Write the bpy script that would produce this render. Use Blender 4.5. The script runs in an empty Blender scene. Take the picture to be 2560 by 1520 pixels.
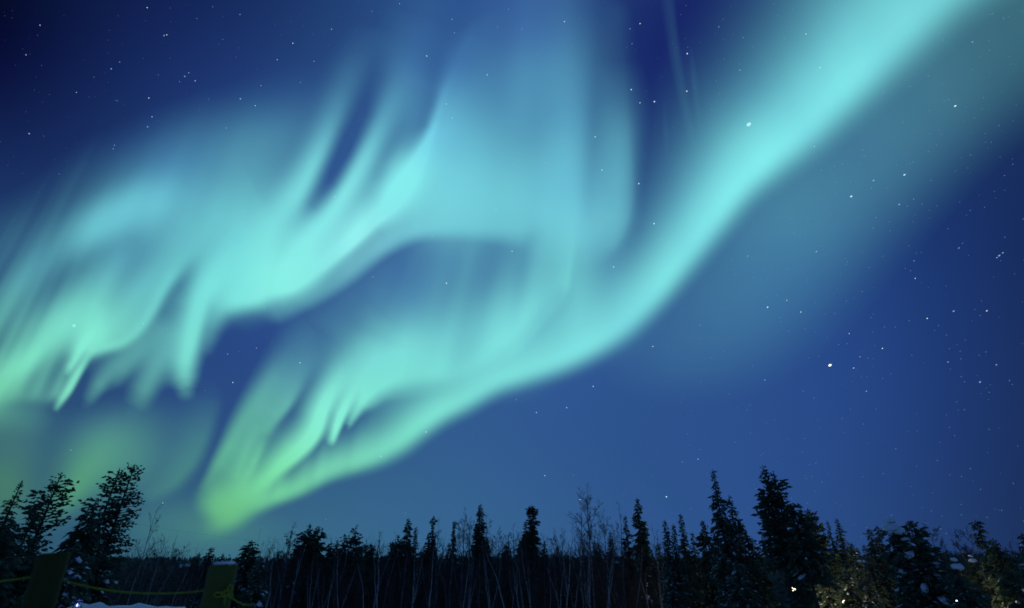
import bpy, math, random
import numpy as np
from mathutils import Vector

# ------------------------------------------------------------------ camera, world, exposure
scene = bpy.context.scene
COL = scene.collection
world = bpy.data.worlds.new("World"); scene.world = world; world.use_nodes = True     # filled in below (night sky)
cam = bpy.data.cameras.new("camera"); cam_ob = bpy.data.objects.new("camera", cam); COL.objects.link(cam_ob)
scene.camera = cam_ob
cam.sensor_width = 36.0; cam.lens = 36.0*1248.0/2560.0
cam.clip_start = 0.05; cam.clip_end = 120000.0
cam_ob.location = (0, 0, 1.62); cam_ob.rotation_euler = (math.radians(90+27.9), 0, 0)
cam.dof.use_dof = True; cam.dof.focus_distance = 60.0; cam.dof.aperture_fstop = 1.4
scene.view_settings.view_transform = 'Standard'; scene.view_settings.look = 'None'
scene.view_settings.exposure = 0.0; scene.view_settings.gamma = 1.0
scene.cycles.transparent_max_bounces = 24; scene.cycles.max_bounces = 5; scene.cycles.diffuse_bounces = 3
scene.cycles.filter_width = 1.7
scene.cycles.use_denoising = True; scene.cycles.denoiser = 'OPENIMAGEDENOISE'; scene.cycles.denoising_input_passes = 'RGB_ALBEDO_NORMAL'; scene.cycles.denoising_prefilter = 'ACCURATE'
# ------------------------------------------------------------------ the night sky: angular chart
# CH is a chart of the celestial sphere (tangent chart about the direction the tripod faces);
# every light in the sky is laid out by direction in it.
FPX, CX0, CY0 = 1248.0, 1280.0, 760.0          # chart units per radian-tangent, chart centre
PITCH = math.radians(27.9)
CAMZ = 1.62
_cp, _sp = math.cos(PITCH), math.sin(PITCH)
def chart_dir(x, y):
    """unit world direction(s) of chart point(s); +Y is the way the tripod faces, Z up"""
    x = np.asarray(x, float); y = np.asarray(y, float)
    a = (x - CX0) / FPX; b = -(y - CY0) / FPX
    d = np.stack([a, _cp - b*_sp, _sp + b*_cp], -1)
    return d / np.linalg.norm(d, axis=-1, keepdims=True)
GX0, GY0, GST = -330.0, -420.0, 4.0
GNX, GNY = 806, 462
gx = GX0 + GST*np.arange(GNX); gy = GY0 + GST*np.arange(GNY)
XX, YY = np.meshgrid(gx, gy)
VPX, VPY = 1280.0, CY0 - FPX/math.tan(PITCH)   # the zenith: auroral rays point to it
def srgb_lin(c):
    c = np.asarray(c, float)/255.0
    return np.where(c <= 0.04045, c/12.92, ((c+0.055)/1.055)**2.4)
def resample(P, step=5.0):
    """smooth (Catmull-Rom) resampling of rows (x, y, attr...)"""
    P = np.asarray(P, float); n = len(P); out = []
    for i in range(n-1):
        p0 = P[max(i-1,0)]; p1 = P[i]; p2 = P[i+1]; p3 = P[min(i+2,n-1)]
        m = max(2, int(np.hypot(*(p2[:2]-p1[:2]))/step))
        t = (np.arange(m)/m)[:,None]
        c = 0.5*((2*p1)+(-p0+p2)*t+(2*p0-5*p1+4*p2-p3)*t**2+(-p0+3*p1-3*p2+p3)*t**3)
        lin = p1+(p2-p1)*t
        out.append(np.concatenate([c[:,:2], lin[:,2:]], 1))
    out.append(P[-1:]); return np.concatenate(out)
def ribbon(P, pl=2.0, pr=2.0, cap=True):
    """rows x, y, A, wl, wr : glow along a curve, width wl on the left of travel and wr on the right"""
    S = resample(P, 6.0); T = np.gradient(S[:,:2], axis=0); T /= np.linalg.norm(T,axis=1,keepdims=True)+1e-9
    F = np.zeros_like(XX)
    w = 2.6*max(S[:,3].max(), S[:,4].max())
    x0,x1 = S[:,0].min()-w, S[:,0].max()+w; y0,y1 = S[:,1].min()-w, S[:,1].max()+w
    ix = np.where((gx>x0)&(gx<x1))[0]; iy = np.where((gy>y0)&(gy<y1))[0]
    if len(ix)==0 or len(iy)==0: return F
    sx = slice(ix[0],ix[-1]+1); sy = slice(iy[0],iy[-1]+1)
    px = XX[sy,sx].ravel(); py = YY[sy,sx].ravel()
    best = np.full(px.shape, 1e18); bi = np.zeros(px.shape, int)
    for k in range(len(S)):
        d = (px-S[k,0])**2+(py-S[k,1])**2
        m = d < best; best[m] = d[m]; bi[m] = k
    # smooth blend over neighbouring samples keeps the inside of bends soft
    d = np.sqrt(best)
    rx, ry = px-S[bi,0], py-S[bi,1]
    side = T[bi,0]*ry - T[bi,1]*rx          # y is down: >0 is the right of travel
    f = 1/(1+np.exp(-side/(0.25*np.minimum(S[bi,3],S[bi,4])+2.0)))
    wl, wr = S[bi,3], S[bi,4]
    g = (1-f)*np.exp(-(d/wl)**pl) + f*np.exp(-(d/wr)**pr)
    F[sy,sx] = (S[bi,2]*g).reshape(XX[sy,sx].shape)
    return F
def blur(F, s):
    """gaussian blur, sigma s in chart units"""
    s = s/GST; r = int(3*s)+1; k = np.exp(-0.5*(np.arange(-r,r+1)/s)**2); k /= k.sum()
    G = np.pad(F, ((r,r),(0,0)), mode='edge'); G = sum(k[i]*G[i:i+F.shape[0]] for i in range(2*r+1))
    G = np.pad(G, ((0,0),(r,r)), mode='edge'); return sum(k[i]*G[:,i:i+F.shape[1]] for i in range(2*r+1))
def curtain(P, soft=14.0, power=1.3, rise=0.12, skew=0.0, seed=0, stri=0.25, fine=40.0):
    """rows x, y, A, L : a rayed curtain whose foot follows the curve; rays of length L run to the zenith"""
    S = resample(P, 1.8); rng = np.random.default_rng(seed)
    n = len(S); s = np.cumsum(np.r_[0, np.hypot(*np.diff(S[:,:2],axis=0).T)])
    kn = np.arange(0, s[-1]+fine, fine); nv = rng.normal(size=len(kn)); st = np.interp(s, kn, nv)
    kn2 = np.arange(0, s[-1]+fine, fine*0.31); st = 0.75*st+0.5*np.interp(s, kn2, rng.normal(size=len(kn2)))
    A = S[:,2]*np.clip(1+stri*st, 0.15, 2.0); L = S[:,3]*np.clip(1+0.18*st, 0.5, 1.6)
    D = np.stack([VPX+skew-S[:,0], VPY-S[:,1]],1); D /= np.linalg.norm(D,axis=1,keepdims=True)
    F = np.zeros_like(XX); W = np.zeros_like(XX)
    for t in np.linspace(0, 2.6, 300):
        x = S[:,0]+D[:,0]*L*t; y = S[:,1]+D[:,1]*L*t
        p = (1-np.exp(-(t/rise)**2))*np.exp(-t**power)
        fx = (x-GX0)/GST; fy = (y-GY0)/GST
        i = np.floor(fx).astype(int); j = np.floor(fy).astype(int); u = fx-i; v = fy-j
        ok = (i>=0)&(i<GNX-1)&(j>=0)&(j<GNY-1)
        i,j,u,v = i[ok],j[ok],u[ok],v[ok]; val = (A*p)[ok]
        for (di,dj,w) in ((0,0,(1-u)*(1-v)),(1,0,u*(1-v)),(0,1,(1-u)*v),(1,1,u*v)):
            np.add.at(F,(j+dj,i+di),w*val); np.add.at(W,(j+dj,i+di),w)
    # mean over hits where the rays overlap, thin where they are sparse
    F = blur(F, soft); W = blur(W, soft)
    return F/np.maximum(W, 0.35*np.percentile(W[W>1e-6],60))
def dab(x, y, A, rx, ry, ang=0.0, p=2.0):
    a = math.radians(ang); u = (XX-x)*math.cos(a)+(YY-y)*math.sin(a); v = -(XX-x)*math.sin(a)+(YY-y)*math.cos(a)
    return A*np.exp(-((u/rx)**2+(v/ry)**2)**(p/2))
def screen(*Fs):
    R = np.ones_like(XX)
    for F in Fs: R = R*(1-np.clip(F,0,0.995))
    return 1-R
def idw(pts, X, Y, s0=120.0, p=3.0):
    """smooth interpolation of scattered (x, y, r, g, b) given in display values; returns linear rgb"""
    pts = np.asarray(pts,float); num = np.zeros(X.shape+(3,)); den = np.zeros(X.shape)
    for q in pts:
        w = 1.0/(((X-q[0])**2+(Y-q[1])**2)+s0**2)**(p/2)
        num += w[...,None]*srgb_lin(q[2:5]); den += w
    return num/den[...,None]
# ray striation shared by all the curtains (function of the direction's bearing round the zenith)
_th = (XX-VPX)/(YY-VPY); _rr = np.hypot(XX-VPX, YY-VPY)
def striae(seed, step, amp):
    rng = np.random.default_rng(seed); kx = np.arange(-1.2,1.2,step)
    N = np.stack([np.convolve(rng.normal(size=len(kx)), [0.25,0.5,0.25],'same') for _ in range(5)])
    b = np.clip((_rr-900)/650,0,3.999); k0 = b.astype(int); f = b-k0; f = f*f*(3-2*f)
    v = np.stack([np.interp(_th,kx,N[k]) for k in range(5)])
    r = np.take_along_axis(v,k0[None],0)[0]*(1-f)+np.take_along_axis(v,k0[None]+1,0)[0]*f
    return 1+amp*r
def sky_lobes():
    """soft lobes (centre direction, sharpness, linear rgb) whose sum is the base night sky; constant first"""
    cs = [(x, y) for y in (-150, 250, 650, 1050, 1400) for x in (-120, 270, 660, 1050, 1440, 1830, 2220, 2640)]
    D = chart_dir([c[0] for c in cs], [c[1] for c in cs]); K = 20.0
    sx, sy = np.meshgrid(np.arange(-200, 2800, 60), np.arange(-260, 1460, 60))
    T = idw(NIGHT, sx, sy, 110, 3.5).reshape(-1, 3)*.88; V = chart_dir(sx.ravel(), sy.ravel())
    const = np.array([0.024, 0.062, 0.19])
    M = np.exp(K*(V@D.T-1)); w = np.where((sx>-30)&(sx<2590)&(sy>-30)&(sy<1440), 1.0, 0.25).ravel()[:,None]
    w = w/(T.mean(1,keepdims=True)+0.012)**0.9
    lam = 0.25; A = np.vstack([M*w, lam*np.eye(len(cs))]); B = np.vstack([(T-const)*w, np.zeros((len(cs),3))])
    return const, D, K, np.linalg.lstsq(A, B, rcond=None)[0]
# ------------------------------------------------------------------ the aurora: four bands of glowing gas
def arc_field():
    # lower edge of the great arc, from beyond the upper right down to the green tip (travel right->left)
    # x, y (ridge), A, wl, wr   ; travelling down-left: left of travel = lower/outer side, right = inner side
    R = [(2640,-300,.80,92,225),(2470,-130,.84,86,212),(2330,-15,.86,80,202),(2208,108,.90,74,184),(2104,214,.93,66,158),(2008,312,.95,60,144),(1912,394,.97,53,130),
         (1835,470,.97,46,112),(1765,560,.95,43,98),(1695,650,.93,40,88),(1620,742,.93,37,82),(1532,822,.92,36,82),(1412,888,.90,33,78),
         (1310,924,.88,32,78),(1236,950,.87,31,70),(1160,994,.87,30,66),(1100,1026,.88,29,66),(1050,1060,.87,29,64),(995,1102,.82,29,58),(945,1130,.74,28,52),(892,1150,.70,26,48),(840,1166,.68,24,40),
         (800,1184,.66,22,36),(762,1208,.60,20,34),(728,1226,.50,18,32),(690,1240,.42,17,30),(650,1252,.40,16,30)]
    F = ribbon(R, pl=2.2, pr=1.75)
    # rayed inner fringe along the lower stretch
    K = [(960,1150,.20,80),(920,1166,.30,80),(875,1181,.40,76),(830,1196,.45,80),(795,1212,.50,84),(755,1232,.50,84),(725,1243,.40,70),(690,1252,.28,56)]
    G = curtain(K, soft=6, power=1.6, rise=.10, seed=4, stri=.40, fine=26)
    # wide inner glow on the upper part
    H = ribbon([(2500,-330,.22,60,360),(2240,-70,.22,60,310),(2000,175,.24,60,230),(1830,370,.26,60,180),(1730,530,.26,60,140),(1610,700,.16,60,110)], pr=1.8)
    return screen(blur(screen(F, .55*H), 7), .8*G)
def tip_field():
    a = ribbon([(552,1266,.72,52,42),(578,1262,.72,56,40),(612,1246,.66,50,34),(650,1226,.50,40,28),(690,1205,.25,34,24)], pl=2.6, pr=2.6)
    return screen(a, dab(566,1302,.34,50,26,-25), dab(640,1264,.42,90,20,-28), dab(700,1238,.30,60,16,-24))
def feather_field():
    # the rayed curtain inside the arc: one bright ray band with fingers, a thinner sheet on its left, a wide body on its right
    a = ribbon([(575,1250,.30,50,26),(618,1232,.58,54,30),(655,1206,.82,50,26),(692,1172,.94,52,22),(735,1138,1.0,54,21),(770,1104,1.0,52,21),(792,1070,1.0,50,22),(806,1026,.97,46,24),(824,984,.88,46,30),(850,942,.74,52,42),(886,900,.50,60,60),(930,850,.28,70,70),(975,800,.10,80,70)], pl=1.7, pr=2.2)
    b = ribbon([(826,1118,.0,9,5),(831,1100,.60,14,9),(842,1068,.88,20,10),(854,1036,.90,26,13),(868,1004,.80,30,18),(895,956,.62,36,28),(935,900,.35,46,40),(960,850,.0,60,50)], pl=1.7, pr=2.2)
    c = ribbon([(869,1076,.0,8,6),(874,1060,.34,11,8),(886,1036,.58,18,11),(902,1008,.72,24,18),(926,974,.74,32,26),(962,930,.60,44,40),(1010,870,.35,60,60)], pl=1.7, pr=2.0)
    f2 = ribbon([(596,1216,.20,30,16),(622,1180,.50,28,11),(636,1152,.56,24,10),(648,1122,.44,22,12),(660,1090,.20,22,16),(675,1050,.0,24,20)], pl=1.6, pr=2.2)
    f3 = ribbon([(508,1232,.10,18,50),(530,1196,.36,20,60),(552,1160,.56,24,62),(578,1118,.64,28,64),(612,1060,.58,34,66),(650,1004,.52,40,64),(694,950,.42,48,56),(740,898,.26,56,52),(800,830,.08,66,60)], pl=2.2, pr=2.6)
    f4 = ribbon([(668,1070,.22,26,16),(692,1040,.36,30,14),(716,1010,.38,32,14),(742,960,.26,34,20),(770,900,.10,40,30)], pl=1.8, pr=2.4)
    f5 = ribbon([(590,1190,.22,14,10),(606,1150,.30,16,10),(622,1110,.24,18,12),(645,1060,.0,20,20)])
    fr = curtain([(915,1012,.40,90),(940,992,.60,140),(975,986,.72,200),(1016,986,.74,230),(1052,980,.76,250),(1104,980,.82,270),(1142,970,.88,270),(1180,952,.90,240),(1240,910,.90,210),(1300,858,.86,180),(1348,800,.72,150),(1400,735,.50,120)],
                 soft=13, power=1.5, rise=.12, skew=420, seed=8, stri=.09, fine=64)
    e = screen(dab(1100,880,.44,210,80,-30), dab(1290,840,.38,120,100,-40), dab(1415,705,.44,85,120,20), dab(950,890,.32,120,70,-40), dab(1040,730,.22,240,110,-25), dab(1500,740,.22,120,120,-30),
               dab(1440,800,.30,110,75,-38), dab(600,1205,.22,80,36,-40))
    return screen(.98*a, .97*b, .92*c, .9*f2, f3, f4, f5, .97*fr, e)
def fold_field():
    # bright fold: lower edge, travel from lower left to upper right; left of travel = upper side
    R = [(560,742,.45,120,34),(640,728,.80,140,34),(705,714,.93,140,34),(762,690,.95,120,32),(815,652,.93,95,28),(870,606,.92,85,24),(925,556,.92,80,26),(978,508,.90,75,44),(1022,450,.86,60,70),
         (1058,385,.78,34,100),(1084,325,.66,18,100),(1103,270,.50,18,95),(1124,210,.34,26,90),(1150,148,.18,40,80),(1185,80,.08,20,60)]
    a = ribbon(R, pl=1.7, pr=1.8)
    # glowing bead along the sharpest stretch of the edge
    b = ribbon([(800,672,.0,14,10),(800,672,.40,16,10),(850,632,.80,18,9),(885,602,.88,20,10),(930,558,.80,20,12),(985,495,.60,28,20),(1030,425,.50,22,22),(1066,362,.40,12,18),(1095,300,.0,10,12)])
    # penumbra below the fold
    c = ribbon([(700,775,.20,40,30),(800,722,.38,60,32),(870,672,.50,80,34),(950,612,.60,90,32),(1040,568,.64,90,34),(1160,556,.60,110,38),(1290,562,.50,120,44)], pr=2.4)
    # rays above the fold
    r1 = ribbon([(690,720,.0,70,70),(760,620,.72,56,48),(822,545,.80,34,42),(866,478,.80,26,36),(912,394,.68,28,38),(958,300,.52,32,42),(1000,212,.34,50,55),(1034,128,.20,80,75),(1062,40,.09,100,90)])
    r2 = ribbon([(560,745,.0,60,60),(620,640,.62,60,60),(686,562,.66,56,50),(738,488,.72,46,32),(784,402,.62,40,28),(826,312,.44,42,28),(864,222,.24,48,36),(900,135,.10,54,46),(930,60,.0,60,60)])
    r3 = ribbon([(980,470,.40,40,60),(1000,400,.35,40,60),(1030,320,.22,44,50),(1062,230,.12,50,50)])
    # body on the left
    d = screen(dab(640,660,.62,120,90,-50), dab(690,690,.45,90,50,-20), dab(600,560,.42,150,110,-50), dab(480,560,.56,190,90,-25), dab(380,516,.56,140,66,-25), dab(250,566,.62,100,44,-38), dab(300,528,.40,120,50,-30), dab(430,440,.30,240,110,-22),
               dab(520,380,.16,260,90,-15), dab(180,590,.22,120,60,-48), dab(84,676,.40,105,40,-48), dab(30,760,.22,110,50,-45), dab(40,620,.14,110,90,-45), dab(700,330,.14,150,110,-40))
    # streaks through the left body
    e = ribbon([(236,872,.50,60,18),(262,864,.66,70,18),(304,852,.66,74,18),(344,820,.70,70,18),(374,778,.72,60,18),(400,728,.74,50,20),(424,690,.72,44,22),(448,652,.60,44,28),(476,606,.45,56,40),(505,545,.2,70,60)], pl=2.0, pr=2.2)
    e2 = ribbon([(300,800,.20,30,26),(340,740,.36,30,24),(378,680,.34,30,26),(410,630,.22,36,30),(440,580,.0,40,40)])
    f = screen(dab(215,800,.70,90,62,-52), dab(290,745,.40,120,80,-52), dab(245,830,.55,60,34,-50), dab(240,690,.24,150,50,-52), dab(150,820,.40,80,44,-52), dab(330,700,.18,120,50,-52))
    f2 = ribbon([(240,760,.18,26,26),(270,700,.30,28,26),(300,650,.24,30,26),(330,600,.0,30,30)])
    # the tall finger dropping from the fold
    g = ribbon([(464,974,.25,24,22),(462,944,.60,30,28),(464,905,.80,32,30),(474,860,.90,33,30),(486,812,.92,34,30),(503,752,.92,36,38),(528,706,.86,46,54),(562,655,.66,60,70),(600,610,.40,70,70)], pl=2.2, pr=1.9)
    g2 = ribbon([(520,868,.10,16,22),(530,820,.26,22,26),(552,774,.45,34,30),(590,752,.62,44,28),(640,740,.55,44,26)], pl=1.8)
    h = ribbon([(340,1024,.06,34,26),(362,975,.36,36,28),(392,910,.40,40,34),(428,840,.34,44,40),(462,770,.20,46,44)])
    h2 = ribbon([(420,940,.10,26,24),(436,890,.26,28,30),(452,840,.24,30,30),(470,780,.12,34,34)])
    i = ribbon([(218,1010,.06,20,14),(250,962,.28,26,20),(292,910,.30,36,28),(345,845,.25,46,40),(400,770,.12,50,50)])
    i2 = ribbon([(285,968,.04,16,14),(310,930,.18,22,18),(345,885,.20,30,26),(390,830,.15,40,36)])
    return screen(a, b, .9*c, r1, r2, r3, d, e, e2, f, f2, g, g2, h, h2, i, i2, dab(400,860,.14,90,110,25))
def left_field():
    # curtain running out of view on the left with two needle-bright rays
    K = [(-260,1060,.50,330),(-140,1044,.60,320),(-60,1034,.66,300),(0,1026,.60,280),(40,1020,.50,200),(80,1018,.52,180),(120,1017,.55,170),(146,1012,.50,150),(160,992,.34,130)]
    a = curtain(K, soft=6, power=1.5, rise=.13, seed=33, stri=.30, fine=16)
    b = ribbon([(142,1020,.30,8,6),(156,998,.66,11,7),(174,971,.80,13,8),(194,935,.78,15,9),(214,899,.58,17,11),(236,862,.35,20,14),(255,826,.0,24,20)])
    c = ribbon([(166,940,.0,9,6),(176,920,.62,11,7),(190,896,.84,12,8),(204,870,.90,14,9),(222,840,.66,18,14),(244,800,.30,22,20),(262,760,.0,26,26)])
    d = ribbon([(-120,1060,.40,80,60),(-40,1000,.56,70,50),(10,952,.72,56,40),(52,916,.74,44,34),(88,884,.72,40,32),(120,848,.66,40,32),(155,800,.52,42,38),(190,745,.32,48,44),(225,680,.14,56,56)])
    return screen(.75*a, b, c, d, dab(20,1040,.22,90,50), dab(110,935,.18,80,60,-50), dab(60,830,.22,100,60,-45))
def veil_field():
    # tall pale veil: feet near y 600, rays to the top of the view
    K = [(1085,500,.0,260),(1150,560,.50,300),(1230,590,.60,390),(1300,610,.62,430),(1370,640,.72,430),(1430,660,.78,410),(1482,648,.80,390),(1516,622,.74,270),(1534,575,.50,220),(1542,525,.25,200),(1548,480,.0,200)]
    a = curtain(K, soft=20, power=1.9, rise=.12, skew=120, seed=14, stri=.12, fine=48)
    b = ribbon([(1530,600,.30,40,22),(1540,540,.50,50,36),(1546,450,.50,50,38),(1548,350,.42,54,44),(1538,250,.20,64,60),(1522,150,.07,70,70),(1540,40,.06,50,40)])
    c = screen(dab(1165,440,.62,95,150,12), dab(1130,500,.50,110,90,-40), dab(1250,400,.30,150,190,0), dab(1230,210,.14,90,140,8), dab(1400,500,.36,80,240,5), dab(1360,240,.30,110,200,4), dab(1300,60,.14,130,200,6), dab(1420,300,.14,60,230,3), dab(1455,585,.45,85,72,-15), dab(1390,600,.25,80,60,0))
    dark = dab(1482,330,.28,24,200,2) + dab(1325,330,.16,60,120,30)
    return .93*np.clip(screen(a, b, c)*(1-dark), 0, 1)
def low_field():
    a = screen(dab(222,1172,.46,95,60,-45), dab(270,1135,.34,120,70,-30), dab(178,1232,.46,76,32,-52), dab(330,1135,.26,110,60,0), dab(330,1190,.20,80,50,-30), dab(300,1080,.16,130,60,-10))
    b = ribbon([(380,1236,.20,30,20),(432,1204,.34,40,22),(474,1155,.36,50,22),(502,1100,.30,60,22),(522,1040,.16,60,24),(535,990,.05,60,30)], pr=2.2)
    c = screen(dab(6,1225,.45,70,75,-60), dab(-40,1120,.35,130,160,0), dab(40,1130,.18,60,90,20))
    d = screen(dab(440,1310,.22,130,60,0), dab(570,1330,.10,160,60,0))
    return .82*screen(a, b, c, d)
def haze_field():
    # faint wide glow outside the arc
    R = [(2740,-20,.22,140,290),(2580,90,.27,130,285),(2435,190,.30,125,275),(2320,290,.32,125,265),(2215,390,.32,130,255),(2115,490,.31,135,240),(2015,600,.29,145,230),(1930,700,.25,150,210),(1830,800,.22,130,190),(1730,870,.18,100,150),(1620,920,.10,60,120)]
    a = ribbon(R, pl=2.2, pr=3.0)
    return screen(.74*blur(a,55), dab(1960,560,.06,200,140,-55), ribbon([(1668,-40,.05,16,26),(1690,130,.07,12,20),(1718,290,.05,12,16),(1745,420,.0,12,12)]), ribbon([(1722,60,.0,10,10),(1735,200,.06,10,9),(1748,300,.03,10,9),(1755,370,.0,10,9)]), ribbon([(1655,180,.0,9,9),(1664,330,.05,9,9),(1670,460,.0,9,9)]))
# colour of the glow by direction (display values): blue high up, teal in the middle, green low down
GLOW = [(300,300,70,130,200),(700,150,70,135,190),(1100,150,80,140,215),(1300,50,85,140,205),(1400,250,98,180,214),(1250,250,94,172,208),(1180,330,112,206,222),(1100,310,118,212,242),(1450,450,112,205,228),(1500,600,116,205,220),
        (1250,450,122,220,228),(1000,430,140,250,246),(890,595,160,255,250),(700,700,146,252,238),(800,520,130,235,235),(900,250,90,165,190),(560,600,112,208,216),(400,520,118,216,226),(280,570,116,212,222),
        (420,400,90,165,212),(430,700,120,225,220),(330,620,90,165,200),(210,800,124,228,205),(120,670,92,170,192),(480,880,128,232,222),(560,690,126,235,230),(220,850,145,255,228),(170,980,145,250,215),(90,900,122,225,198),(20,980,118,212,172),
        (20,1100,75,125,110),(10,1210,82,142,75),(230,1180,100,184,126),(180,1235,106,190,112),(340,1130,92,168,140),(480,1150,92,165,155),(440,1310,80,145,135),
        (550,1260,122,216,116),(580,1300,112,200,108),(620,1210,122,222,152),(700,1190,130,238,176),(770,1130,140,248,216),(820,1040,142,248,230),(845,1060,138,246,224),(600,1100,104,196,178),(575,1155,106,205,160),(640,1160,118,226,172),(525,1215,96,185,140),(760,900,92,165,190),(950,900,122,218,218),(1000,980,122,225,215),
        (1150,850,126,228,226),(1290,850,130,232,230),(1420,700,116,212,212),(1000,700,85,150,200),(740,1225,118,216,142),(860,1160,120,222,165),(1000,1090,134,246,208),(1100,1020,134,240,222),(1250,940,132,236,226),(1450,860,132,236,232),
        (1650,690,134,240,236),(1800,510,134,240,240),(1900,380,134,242,242),(2100,200,132,238,240),(2300,20,126,226,230),(2450,-100,120,216,220),(2000,100,122,222,232),(1850,200,118,216,232),(1700,450,118,216,230),
        (2300,250,122,215,226),(2500,120,112,200,205),(2150,420,124,218,232),(1950,700,112,205,228),(1750,850,112,205,226),(1600,950,112,205,226)]
# base colour of the night sky by direction
NIGHT = [(-200,-200,1,1,18),(0,0,2,3,24),(60,300,10,18,62),(110,110,7,12,48),(300,100,14,24,74),(550,60,18,31,86),(620,220,23,40,108),(760,60,30,58,112),(880,40,40,78,130),(1080,60,44,80,142),(1160,60,44,84,150),(1640,50,20,28,96),(1620,220,20,32,100),(1600,130,20,30,97),(1640,420,34,62,128),(1700,100,27,45,118),
         (2540,60,42,74,104),(2540,300,25,47,94),(2540,560,23,42,94),(2700,400,16,30,76),(2700,900,20,38,84),(2440,420,33,64,120),(2250,720,34,68,134),(2100,900,40,74,142),(2350,980,38,70,136),(2540,900,26,47,98),(2540,1150,28,51,101),(2000,1150,45,82,148),(1700,1000,48,88,152),(1500,1000,48,88,152),(1300,1080,50,92,152),
         (1400,1250,56,100,156),(1100,1250,56,100,156),(900,1330,60,110,150),(700,1370,60,112,142),(550,1370,58,108,132),(440,1330,58,108,130),(420,1370,56,104,122),(1000,1400,60,112,140),(1300,1400,56,104,145),(1550,1330,50,90,144),(1900,1280,46,84,146),(2250,1270,41,74,130),(2500,1260,30,53,98),
         (0,380,20,34,88),(60,500,28,50,108),(200,420,28,52,112),(300,250,24,44,108),(20,640,40,80,130),(20,780,46,88,132),(80,1070,45,82,128),(130,1150,40,74,118),(0,1130,45,84,105),(200,1300,52,98,122),(350,1020,46,84,140),(560,1020,44,76,140),(590,900,42,74,136),(680,850,44,78,142),(850,740,46,84,150),(1000,660,55,98,160),(1250,650,58,102,162),(1600,700,56,100,155),
         (1700,480,44,84,145),(900,350,56,100,160),(860,420,58,105,165),(600,350,46,86,150),(420,330,42,80,142),(1080,250,52,95,150),(1450,80,50,90,155)]
# ------------------------------------------------------------------ node helpers
def new_mat(name):
    m = bpy.data.materials.new(name); m.use_nodes = True; m.node_tree.nodes.clear(); return m
def nd(nt, kind, **kw):
    n = nt.nodes.new(kind)
    for k, v in kw.items():
        if k.startswith('i_'): n.inputs[int(k[2:])].default_value = v
        else: setattr(n, k, v)
    return n
def lk(nt, a, b): nt.links.new(a, b)

# ------------------------------------------------------------------ the world: clear night sky, soft lobes of sky light by direction
def build_world():
    nt = world.node_tree; nt.nodes.clear()
    out = nd(nt, 'ShaderNodeOutputWorld'); bg = nd(nt, 'ShaderNodeBackground'); lk(nt, bg.outputs[0], out.inputs[0])
    geo = nd(nt, 'ShaderNodeTexCoord')
    nrm = nd(nt, 'ShaderNodeVectorMath', operation='NORMALIZE'); lk(nt, geo.outputs['Generated'], nrm.inputs[0])
    const, D, K, C = sky_lobes()
    acc = None
    for d, c in zip(D, C):
        dot = nd(nt, 'ShaderNodeVectorMath', operation='DOT_PRODUCT'); lk(nt, nrm.outputs[0], dot.inputs[0]); dot.inputs[1].default_value = d
        ma = nd(nt, 'ShaderNodeMath', operation='MULTIPLY_ADD'); lk(nt, dot.outputs['Value'], ma.inputs[0]); ma.inputs[1].default_value = K; ma.inputs[2].default_value = -K
        ex = nd(nt, 'ShaderNodeMath', operation='EXPONENT'); lk(nt, ma.outputs[0], ex.inputs[0])
        v = nd(nt, 'ShaderNodeVectorMath', operation='MULTIPLY_ADD'); lk(nt, ex.outputs[0], v.inputs[0]); v.inputs[1].default_value = c
        if acc is None: v.inputs[2].default_value = const
        else: lk(nt, acc, v.inputs[2])
        acc = v.outputs[0]
    mx = nd(nt, 'ShaderNodeVectorMath', operation='MAXIMUM'); lk(nt, acc, mx.inputs[0]); mx.inputs[1].default_value = (0.0008, 0.001, 0.008)
    lk(nt, mx.outputs[0], bg.inputs['Color']); bg.inputs['Strength'].default_value = 1.0
build_world()

# ------------------------------------------------------------------ mesh helpers
def make_mesh(name, verts, polys, mat, parent=None, smooth=False):
    """polys: list of int arrays (n, k); links ONE mesh object"""
    me = bpy.data.meshes.new(name)
    verts = np.asarray(verts, np.float32)
    me.vertices.add(len(verts)); me.vertices.foreach_set('co', verts.ravel())
    polys = [np.asarray(p, np.int32) for p in polys if len(p)]
    nl = sum(p.size for p in polys); npol = sum(len(p) for p in polys)
    me.loops.add(nl); me.polygons.add(npol)
    me.loops.foreach_set('vertex_index', np.concatenate([p.ravel() for p in polys]))
    tot = np.concatenate([np.full(len(p), p.shape[1], np.int32) for p in polys])
    me.polygons.foreach_set('loop_start', np.r_[0, np.cumsum(tot)[:-1]].astype(np.int32))
    if smooth: me.polygons.foreach_set('use_smooth', np.ones(npol, bool))
    me.update(calc_edges=True); me.validate()
    me.materials.append(mat)
    ob = bpy.data.objects.new(name, me); COL.objects.link(ob)
    if parent is not None: ob.parent = parent
    return ob
def tag(o, label=None, cat=None, group=None, kind=None):
    if label: o['label'] = label
    if cat: o['category'] = cat
    if group: o['group'] = group
    if kind: o['kind'] = kind
    return o
def empty(name, loc=(0,0,0)):
    o = bpy.data.objects.new(name, None); COL.objects.link(o); o.location = loc; o.empty_display_size = 0.3; return o

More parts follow.
